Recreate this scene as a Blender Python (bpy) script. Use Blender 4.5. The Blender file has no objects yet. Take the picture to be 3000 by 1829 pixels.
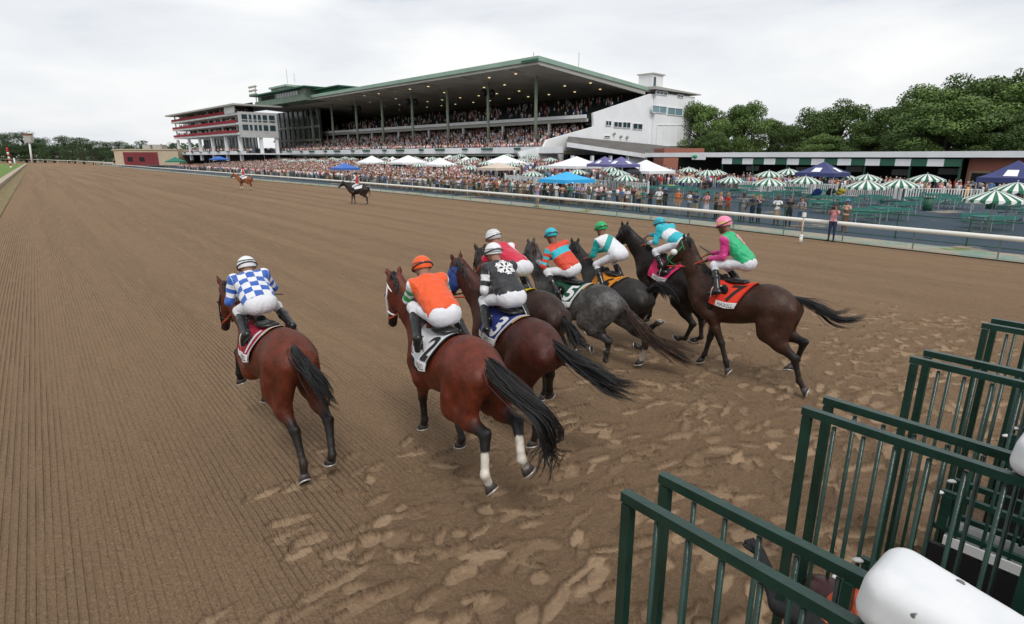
import bpy, bmesh, math, random
import numpy as np
from mathutils import Vector, Matrix
random.seed(7); rng=np.random.default_rng(7)
D=bpy.data; SC=bpy.context.scene; COL=SC.collection
# ---------------------------------------------------------------- camera
HC=3.5; F=1667.; CX,CY=1500.,914.5; TH=math.atan((CY-458)/F)
cd=D.cameras.new('camera'); cam=D.objects.new('camera',cd); COL.objects.link(cam); SC.camera=cam
cam.location=(0,0,HC); cam.rotation_euler=(math.pi/2-TH,0,0)
cd.sensor_width=36; cd.lens=F/3000*36; cd.clip_start=.05; cd.clip_end=3000
# ---------------------------------------------------------------- sky and sun
SUN_EL,SUN_AZ=math.radians(52),math.radians(165)
w=D.worlds.new('World'); SC.world=w; w.use_nodes=True
nt=w.node_tree; nt.nodes.clear()
def N_(t,**k):
    n=nt.nodes.new(t)
    for a,b in k.items(): setattr(n,a,b)
    return n
out=N_('ShaderNodeOutputWorld'); bg=N_('ShaderNodeBackground')
sky=N_('ShaderNodeTexSky',sky_type='NISHITA',sun_disc=False,sun_elevation=SUN_EL,sun_rotation=SUN_AZ,dust_density=2.0)
tc=N_('ShaderNodeTexCoord'); mp=N_('ShaderNodeMapping'); mp.inputs['Scale'].default_value=(1.2,1.2,5.0); mp.inputs['Rotation'].default_value=(.10,.22,.3)
no=N_('ShaderNodeTexNoise'); no.inputs['Scale'].default_value=1.5; no.inputs['Detail'].default_value=6; no.inputs['Roughness'].default_value=.5; no.inputs['Distortion'].default_value=.35
cr=N_('ShaderNodeValToRGB')
e=cr.color_ramp.elements; e[0].position=.36; e[0].color=(4.7,5.25,6.1,1); e[1].position=.64; e[1].color=(8.5,8.5,8.4,1)
mid=cr.color_ramp.elements.new(.47); mid.color=(6.9,7.1,7.4,1)
mx=N_('ShaderNodeMix',data_type='RGBA'); mx.inputs[0].default_value=.93
L=nt.links.new
L(tc.outputs['Generated'],mp.inputs[0]); L(mp.outputs[0],no.inputs[0]); L(no.outputs['Fac'],cr.inputs[0])
L(sky.outputs[0],mx.inputs[6]); L(cr.outputs[0],mx.inputs[7]); L(mx.outputs[2],bg.inputs[0]); bg.inputs[1].default_value=.1
L(bg.outputs[0],out.inputs[0])
sd=D.lights.new('sun','SUN'); sd.energy=1.5; sd.angle=math.radians(16); sd.color=(1,.97,.93)
sun=D.objects.new('sun',sd); COL.objects.link(sun)
sv=Vector((math.sin(SUN_AZ)*math.cos(SUN_EL),math.cos(SUN_AZ)*math.cos(SUN_EL),math.sin(SUN_EL)))
sun.rotation_euler=sv.to_track_quat('Z','Y').to_euler()
SC.view_settings.view_transform='Standard'; SC.view_settings.look='None'; SC.view_settings.exposure=.30; SC.view_settings.gamma=1
# ---------------------------------------------------------------- helpers
def ray(px,py):
    u=(px-CX)/F; v=-(py-CY)/F
    return np.array([u,math.cos(TH)+v*math.sin(TH),-math.sin(TH)+v*math.cos(TH)])
def G(px,py,z=0.):                 # the point at height z seen at a photo pixel
    r=ray(px,py); t=(z-HC)/r[2]; return np.array([0,0,HC])+r*t
def ATY(px,py,y):                  # the point at depth y seen at a photo pixel
    r=ray(px,py); return np.array([0,0,HC])+r*(y/r[1])
def PL(px,py,p0,az):               # the point on the vertical plane through p0 along azimuth az
    r=ray(px,py); n=np.array([-math.sin(az),math.cos(az)])
    t=(n@np.array(p0[:2]))/(n@r[:2]); return np.array([0,0,HC])+r*t
def tag(o,label=None,cat=None,group=None,kind=None):
    if label: o['label']=label
    if cat: o['category']=cat
    if group: o['group']=group
    if kind: o['kind']=kind
    return o
def empty(name,loc=(0,0,0),rz=0.,label=None,cat=None,group=None):
    o=D.objects.new(name,None); o.location=loc; o.rotation_euler=(0,0,rz); o.empty_display_size=.2; COL.objects.link(o)
    return tag(o,label,cat,group)
def mkobj(name,V,Fc,mat,parent=None,smooth=False,mi=None,attrs=None,loc=None):
    me=D.meshes.new(name); V=np.asarray(V,dtype=np.float32).reshape(-1,3)
    me.vertices.add(len(V)); me.vertices.foreach_set('co',V.ravel())
    if isinstance(Fc,np.ndarray):
        k=Fc.shape[1]; n=len(Fc); me.loops.add(n*k); me.loops.foreach_set('vertex_index',Fc.astype(np.int32).ravel())
        me.polygons.add(n); me.polygons.foreach_set('loop_start',np.arange(0,n*k,k,dtype=np.int32))
        me.polygons.foreach_set('loop_total',np.full(n,k,dtype=np.int32))
    else:
        ln=[len(f) for f in Fc]; fl=[i for f in Fc for i in f]; n=len(Fc)
        me.loops.add(len(fl)); me.loops.foreach_set('vertex_index',np.array(fl,dtype=np.int32))
        me.polygons.add(n); st=np.concatenate([[0],np.cumsum(ln)[:-1]]) if n else np.array([])
        me.polygons.foreach_set('loop_start',st.astype(np.int32)); me.polygons.foreach_set('loop_total',np.array(ln,dtype=np.int32))
    me.polygons.foreach_set('use_smooth',np.full(n,bool(smooth)))
    for m in (mat if isinstance(mat,(list,tuple)) else [mat]): me.materials.append(m)
    if mi is not None: me.polygons.foreach_set('material_index',np.asarray(mi,dtype=np.int32))
    me.update(calc_edges=True)
    for an,(ty,arr) in (attrs or {}).items():
        a=me.attributes.new(an,ty,'POINT')
        a.data.foreach_set({'FLOAT_COLOR':'color','FLOAT_VECTOR':'vector','FLOAT':'value'}[ty],np.asarray(arr,dtype=np.float32).ravel())
    o=D.objects.new(name,me); COL.objects.link(o)
    if parent is not None: o.parent=parent
    if loc is not None: o.location=loc
    return o
class MB:
    """collects boxes, bars, tubes, sheets; build() links ONE mesh object"""
    def __init__(s): s.V=[];s.F=[];s.M=[];s.n=0
    def add(s,V,Fc,mi=0):
        V=np.asarray(V,float).reshape(-1,3); s.V.append(V); s.F+=[tuple(int(i)+s.n for i in f) for f in Fc]; s.M+=[mi]*len(Fc); s.n+=len(V); return s
    def box(s,x0,x1,y0,y1,z0,z1,mi=0,T=None):
        V=np.array([(x,y,z) for z in (z0,z1) for y in (y0,y1) for x in (x0,x1)],float)
        if T is not None: V=T(V)
        return s.add(V,[(0,2,3,1),(4,5,7,6),(0,1,5,4),(2,6,7,3),(0,4,6,2),(1,3,7,5)],mi)
    def hexa(s,bot,top,mi=0):      # 4 bottom + 4 top points
        return s.add(list(bot)+list(top),[(3,2,1,0),(4,5,6,7),(0,1,5,4),(1,2,6,5),(2,3,7,6),(3,0,4,7)],mi)
    def bar(s,a,b,w,h=None,mi=0,up=(0,0,1)):
        a=np.asarray(a,float);b=np.asarray(b,float);h=h or w; d=(b-a)/np.linalg.norm(b-a); up=np.asarray(up,float)
        l=np.cross(up,d); 
        if np.linalg.norm(l)<1e-4: l=np.cross((1,0,0),d)
        l/=np.linalg.norm(l); u=np.cross(d,l)
        q=[l*sx*w/2+u*sy*h/2 for sx,sy in ((-1,-1),(1,-1),(1,1),(-1,1))]
        return s.hexa([a+k for k in q],[b+k for k in q],mi)
    def tube(s,pts,r,n=8,mi=0,cap=True):
        pts=np.asarray(pts,float); m=len(pts); r=np.broadcast_to(np.asarray(r,float),(m,)) if np.ndim(r)<2 else r
        tg=np.gradient(pts,axis=0); tg/=np.linalg.norm(tg,axis=1)[:,None]+1e-9
        u=np.cross(tg[0],(0,0,1)); 
        if np.linalg.norm(u)<.1: u=np.cross(tg[0],(1,0,0))
        u/=np.linalg.norm(u); V=[]; an=np.arange(n)*2*math.pi/n
        for i in range(m):
            u=u-tg[i]*(u@tg[i]); u/=np.linalg.norm(u)+1e-9; v=np.cross(tg[i],u)
            V.append(pts[i]+r[i]*(np.cos(an)[:,None]*u+np.sin(an)[:,None]*v))
        V=np.concatenate(V); Fc=[(i*n+j,i*n+(j+1)%n,(i+1)*n+(j+1)%n,(i+1)*n+j) for i in range(m-1) for j in range(n)]
        if cap: Fc+=[tuple(range(n-1,-1,-1)),tuple((m-1)*n+j for j in range(n))]
        return s.add(V,Fc,mi)
    def sph(s,c,r,nu=12,nv=8,mi=0):
        r=np.broadcast_to(np.asarray(r,float),(3,)); V=[(0,0,1)]
        for i in range(1,nv):
            for j in range(nu): a=math.pi*i/nv;b=2*math.pi*j/nu; V.append((math.sin(a)*math.cos(b),math.sin(a)*math.sin(b),math.cos(a)))
        V.append((0,0,-1)); Fc=[(0,1+j,1+(j+1)%nu) for j in range(nu)]
        for i in range(nv-2):
            for j in range(nu): a=1+i*nu; Fc.append((a+j,a+nu+j,a+nu+(j+1)%nu,a+(j+1)%nu))
        k=len(V)-1; Fc+=[(k,k-nu+(j+1)%nu,k-nu+j) for j in range(nu)]
        return s.add(np.array(V)*r+np.asarray(c,float),Fc,mi)
    def prism(s,poly,z0,z1,mi=0):
        n=len(poly); V=[(x,y,z0) for x,y in poly]+[(x,y,z1) for x,y in poly]
        return s.add(V,[tuple(range(n-1,-1,-1)),tuple(range(n,2*n))]+[(i,(i+1)%n,n+(i+1)%n,n+i) for i in range(n)],mi)
    def build(s,name,mat,parent=None,smooth=False,loc=None,**k):
        V=np.concatenate(s.V) if s.V else np.zeros((0,3))
        return mkobj(name,V,s.F,mat,parent,smooth,s.M if isinstance(mat,(list,tuple)) else None,loc=loc,**k)
# ---------------------------------------------------------------- materials
class NT:
    def __init__(s,m): s.m=m; s.t=m.node_tree; s.b=s.t.nodes['Principled BSDF']
    def n(s,t,ins=None,**k):
        x=s.t.nodes.new(t)
        for a,b in k.items(): setattr(x,a,b)
        for a,b in (ins or {}).items():
            if isinstance(b,bpy.types.NodeSocket): s.t.links.new(b,x.inputs[a])
            else: x.inputs[a].default_value=b
        return x
    def set(s,inp,v):
        if isinstance(v,bpy.types.NodeSocket): s.t.links.new(v,s.b.inputs[inp])
        else: s.b.inputs[inp].default_value=v
    def m_(s,op,a,b=None,c=None):
        x=s.t.nodes.new('ShaderNodeMath'); x.operation=op
        for i,v in enumerate((a,b,c)):
            if v is None: continue
            if isinstance(v,bpy.types.NodeSocket): s.t.links.new(v,x.inputs[i])
            else: x.inputs[i].default_value=v
        return x.outputs[0]
    def mix(s,f,a,b,bt='MIX'):
        x=s.t.nodes.new('ShaderNodeMix'); x.data_type='RGBA'; x.blend_type=bt
        for i,v in ((0,f),(6,a),(7,b)):
            if isinstance(v,bpy.types.NodeSocket): s.t.links.new(v,x.inputs[i])
            else: x.inputs[i].default_value=v if i==0 else (*v[:3],1)
        return x.outputs[2]
    def coord(s,kind='Object',scale=None):
        o=s.n('ShaderNodeTexCoord').outputs[kind]
        if scale is not None: o=s.n('ShaderNodeMapping',{0:o,'Scale':scale}).outputs[0]
        return o
    def noise(s,scale,detail=4,rough=.55,vec=None,dist=0):
        i={'Scale':scale,'Detail':detail,'Roughness':rough,'Distortion':dist}
        if vec is not None: i['Vector']=vec
        return s.n('ShaderNodeTexNoise',i).outputs['Fac']
    def ramp(s,f,stops):
        x=s.n('ShaderNodeValToRGB',{0:f}); cr=x.color_ramp
        while len(cr.elements)<len(stops): cr.elements.new(.5)
        for el,(p,c) in zip(cr.elements,stops): el.position=p; el.color=(*c,1) if len(c)==3 else c
        return x.outputs[0]
    def rng(s,f,a,b,c=0.,d=1.,clamp=True):
        x=s.n('ShaderNodeMapRange',{0:f,1:a,2:b,3:c,4:d}); x.clamp=clamp; return x.outputs[0]
    def bump(s,h,strength=.5,dist=.01):
        x=s.n('ShaderNodeBump',{'Height':h,'Strength':strength,'Distance':dist}); s.set('Normal',x.outputs[0])
def mat(name,col=(.5,.5,.5),rough=.6,metal=0.,spec=.5,noise=None,bump=None,sheen=0.):
    """plain paint/cloth/metal with optional (scale, amount) tone noise and (scale, strength) bump"""
    m=D.materials.new(name); m.use_nodes=True; t=NT(m)
    t.set('Base Color',(*col,1)); t.set('Roughness',rough); t.set('Metallic',metal); t.set('Specular IOR Level',spec)
    if sheen: t.set('Sheen Weight',sheen)
    if noise:
        f=t.noise(noise[0],5,.6,t.coord()); a=noise[1]
        t.set('Base Color',t.mix(t.rng(f,.3,.7),tuple(c*(1-a) for c in col),tuple(min(1,c*(1+a*.6)) for c in col)))
    if bump: t.bump(t.noise(bump[0],4,.6,t.coord()),bump[1],.02)
    return m
# ---------------------------------------------------------------- implicit surfaces
def smin(a,b,k):
    if k<=0: return np.minimum(a,b)
    h=np.maximum(k-np.abs(a-b),0)/k; return np.minimum(a,b)-h*h*k*.25
def unit_(v): v=np.asarray(v,float); return v/np.linalg.norm(v)
class SDF:
    def __init__(s): s.p=[]
    def cone(s,a,b,ra,rb,k=.04,lat=None,flat=1.):
        """round cone; along unit vector lat the section is squeezed by the factor flat"""
        a=np.asarray(a,float);b=np.asarray(b,float); R=max(ra,rb); lo=np.minimum(a,b)-R; hi=np.maximum(a,b)+R
        if lat is not None: lat=np.asarray(lat,float)/np.linalg.norm(lat)
        def f(P):
            q=P-a.astype(np.float32); d=b-a; L2=max(d@d,1e-9)
            if lat is not None:
                ll=q@lat.astype(np.float32); q=q+ll[...,None]*(lat*(1/flat-1)).astype(np.float32); ld=d@lat; d2=d+lat*ld*(1/flat-1)
            else: d2=d
            L2=max(d2@d2,1e-9); t=np.clip(q@(d2/L2).astype(np.float32),0,1)
            w=q-t[...,None]*d2.astype(np.float32); return np.sqrt((w*w).sum(-1))*(1. if lat is None else (flat+1)/2)-(ra+(rb-ra)*t)*(1. if lat is None else (flat+1)/2)
        s.p.append((f,lo,hi,k)); return s
    def ell(s,c,r,k=.04,R=None):
        c=np.asarray(c,float); r=np.asarray(r,float); M=np.eye(3) if R is None else np.asarray(R); m=r.max()
        def f(P):
            q=((P-c.astype(np.float32))@M.T.astype(np.float32))/r.astype(np.float32); n=np.sqrt((q*q).sum(-1)); return (n-1)*r.min()
        s.p.append((f,c-m,c+m,k)); return s
    def loft(s,o,ax,up,st,k=.04,eg=0.):
        """stations (t, offset, half height, half width) along ax"""
        o,ax,up=[np.asarray(v,float) for v in (o,ax,up)]; ax=ax/np.linalg.norm(ax); up=up-ax*(up@ax); up/=np.linalg.norm(up); la=np.cross(up,ax); st=np.array(st,float)
        tt,of,hh,hw=st.T; R=hh.max()+.05; a=o+ax*tt[0]+up*of.mean();b=o+ax*tt[-1]+up*of.mean(); R=R+np.ptp(of)/2
        def f(P):
            q=P-o.astype(np.float32); t=q@ax.astype(np.float32); y=q@la.astype(np.float32); z=q@up.astype(np.float32)
            H_=np.interp(t,tt,hh).astype(np.float32);W_=np.interp(t,tt,hw).astype(np.float32);O_=np.interp(t,tt,of).astype(np.float32)
            zz=(z-O_)/H_
            if eg: W_=W_*(1-eg*np.clip(zz,0,1)**1.5)
            d=(np.sqrt((y/W_)**2+zz**2)-1)*np.minimum(H_,W_)
            e=np.maximum(tt[0]-t,t-tt[-1]); return np.maximum(d,e)
        s.p.append((f,np.minimum(a,b)-R,np.maximum(a,b)+R,k)); return s
    def rbox(s,o,ax,up,hl,hw,hh,r,k=.02,taper=0.):
        o,ax,up=[np.asarray(v,float) for v in (o,ax,up)]; ax=unit_(ax); up=unit_(up-ax*(up@ax)); la=np.cross(up,ax); R=hl+hw+hh
        def f(P):
            q=P-o.astype(np.float32); t=q@ax.astype(np.float32); sc=1+taper*np.clip(t/hl,-1,1); d=np.stack([np.abs(t)-hl+r,np.abs(q@la.astype(np.float32))-hw*sc+r,np.abs(q@up.astype(np.float32))-hh*sc+r],-1); return np.sqrt((np.maximum(d,0)**2).sum(-1))+np.minimum(d.max(-1),0)-r
        s.p.append((f,o-R,o+R,k)); return s
    def mesh(s,h,pad=.06,post=None):
        lo=np.min([p[1] for p in s.p],0)-pad; hi=np.max([p[2] for p in s.p],0)+pad
        n=np.ceil((hi-lo)/h).astype(int)+1; X=[(lo[i]+h*np.arange(n[i])).astype(np.float32) for i in range(3)]
        V=np.full(n,.5,np.float32)
        for f,a,b,k in s.p:
            m=k+2.5*h; i0=np.clip(np.floor((a-m-lo)/h).astype(int),0,n); i1=np.clip(np.ceil((b+m-lo)/h).astype(int)+1,0,n)
            if (i1<=i0).any(): continue
            sl=tuple(slice(i0[j],i1[j]) for j in range(3))
            P=np.stack(np.meshgrid(*[X[j][sl[j]] for j in range(3)],indexing='ij'),-1)
            V[sl]=smin(V[sl],f(P).astype(np.float32),k)
        if post is not None: V=post(V,X)
        return nets(V,lo,h)
def nets(V,lo,h):
    S=V<0; n=V.shape; c=S[:-1,:-1,:-1].astype(np.int8)*0; acc=np.zeros([k-1 for k in n]+[3],np.float32); cnt=np.zeros([k-1 for k in n],np.float32)
    off=[(a,b,d) for a in (0,1) for b in (0,1) for d in (0,1)]
    g=lambda A,o: A[o[0]:n[0]-1+o[0],o[1]:n[1]-1+o[1],o[2]:n[2]-1+o[2]]
    for o in off: c+=g(S,o)
    mix=(c>0)&(c<8); I=np.argwhere(mix); idx=np.full(mix.shape,-1,np.int32); idx[mix]=np.arange(len(I))
    acc=np.zeros((len(I),3),np.float32); cnt=np.zeros(len(I),np.float32)
    for o in off:
        for ax in range(3):
            if o[ax]: continue
            p=list(o);p[ax]=1; A=V[I[:,0]+o[0],I[:,1]+o[1],I[:,2]+o[2]]; B=V[I[:,0]+p[0],I[:,1]+p[1],I[:,2]+p[2]]
            m=(A<0)!=(B<0); t=np.where(m,A/np.where(m,A-B,1),0); q=np.tile(np.array(o,np.float32),(len(I),1)); q[:,ax]=t
            acc+=q*m[:,None]; cnt+=m
    P=(I+acc/cnt[:,None])*h+lo; Q=[]
    for ax in range(3):
        u,v=(ax+1)%3,(ax+2)%3; sl0=[slice(1,n[k]-1) for k in range(3)]; sl1=list(sl0); sl0[ax]=slice(0,n[ax]-1); sl1[ax]=slice(1,n[ax])
        A=S[tuple(sl0)];B=S[tuple(sl1)]; E=np.argwhere(A!=B); st=np.array([0 if k==ax else 1 for k in range(3)]); W=A[tuple(E.T)]; E=E+st
        def ix(du,dv):
            e=E.copy(); e[:,u]-=du; e[:,v]-=dv; return idx[e[:,0],e[:,1],e[:,2]]
        q=np.stack([ix(1,1),ix(0,1),ix(0,0),ix(1,0)],1); q[~W]=q[~W][:,::-1]; Q.append(q)
    Q=np.concatenate(Q); return P.astype(np.float32),Q[(Q>=0).all(1)]
def catmull(P,m):
    P=np.asarray(P,float); P=np.vstack([2*P[0]-P[1],P,2*P[-1]-P[-2]]); out=[]
    for i in range(1,len(P)-2):
        for t in np.arange(m)/m:
            a,b,c,d=P[i-1:i+3]; out.append(.5*((2*b)+(c-a)*t+(2*a-5*b+4*c-d)*t*t+(3*b-3*c+d-a)*t**3))
    out.append(P[-2]); return np.array(out)
def strands(guide,n,r0,spread,w=.006,seed=0,m=12,lenvar=.25,bend=.03):
    """locks of tapering hair along a guide curve: strands gather in clumps that part towards the end"""
    R=np.random.default_rng(seed); gd=catmull(guide,6); k=len(gd); sp=np.interp(np.linspace(0,1,k),np.linspace(0,1,len(spread)),spread)
    tg=np.gradient(gd,axis=0); tg/=np.linalg.norm(tg,axis=1)[:,None]; u=np.cross(tg,(0,0,1)); u/=np.linalg.norm(u,axis=1)[:,None]+1e-9; v=np.cross(tg,u); b=MB()
    nc=15; ca=R.uniform(0,6.28,nc); cq=np.sqrt(R.uniform(.05,1,nc)); cl=1-R.uniform(0,lenvar,nc)**1.3; cb=R.normal(0,bend*2.2,(nc,2)); cp=R.uniform(0,6.28,(nc,2))
    for i in range(n):
        c=i%nc; a=R.uniform(0,2*math.pi); q=math.sqrt(R.uniform(0,1)); stray=R.random()<.07
        L=np.clip(cl[c]*R.uniform(.78,1.0),.3,1); ls=np.linspace(0,1,m); t=ls*L*(k-1); ti=np.clip(t.astype(int),0,k-2); fr=(t-ti)[:,None]
        I=lambda A:A[ti]*(1-fr)+A[ti+1]*fr
        s_=np.interp(t,np.arange(k),sp); x0,y0=math.cos(a)*q,math.sin(a)*q; gat=np.clip(ls*1.5,0,1)*(.78 if not stray else -.1)
        X=(x0*(1-gat)+cq[c]*math.cos(ca[c])*gat)*s_+cb[c,0]*ls**2+.35*s_*np.sin(ls*5+cp[c,0])*ls; Y=(y0*(1-gat)+cq[c]*math.sin(ca[c])*gat)*s_+cb[c,1]*ls**2+.35*s_*np.sin(ls*6+cp[c,1])*ls
        if stray: X=X*1.35+R.normal(0,.03)*ls; Y=Y*1.35+R.normal(0,.03)*ls
        pts=I(gd)+I(u)*X[:,None]+I(v)*Y[:,None]
        b.tube(pts,w*(1-.88*ls**1.5)*R.uniform(.6,1.3),3,cap=False)
    return b

def vnorm(V,Q):
    V=np.asarray(V,float); a,b,c,d=[V[Q[:,i]] for i in range(4)]; n=np.cross(c-a,d-b); N=np.zeros_like(V)
    for i in range(4): np.add.at(N,Q[:,i],n)
    return N/(np.linalg.norm(N,axis=1)[:,None]+1e-9)
def wrinkle(V,Q,amp,wl,seed=0,stretch=(1,1,1)):
    """cloth folds: ridged waves in a warped field pushed along the normals"""
    R=np.random.default_rng(seed); P=np.asarray(V,float)*np.array(stretch); f=np.zeros(len(P))
    for o in range(3):
        k=2*math.pi/(wl/1.7**o); w1=sum(np.sin(P@(unit3(R)*k*.6)+R.uniform(0,6)) for _ in range(3)); 
        f+=(sum(1-np.abs(np.sin(P@(unit3(R)*k*.5)+w1*.8+R.uniform(0,6))) for _ in range(2))/2-.4)/1.6**o
    return np.asarray(V)+vnorm(V,Q)*(f*amp)[:,None]
def unit3(R): v=R.normal(0,1,3); return v/np.linalg.norm(v)
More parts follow.
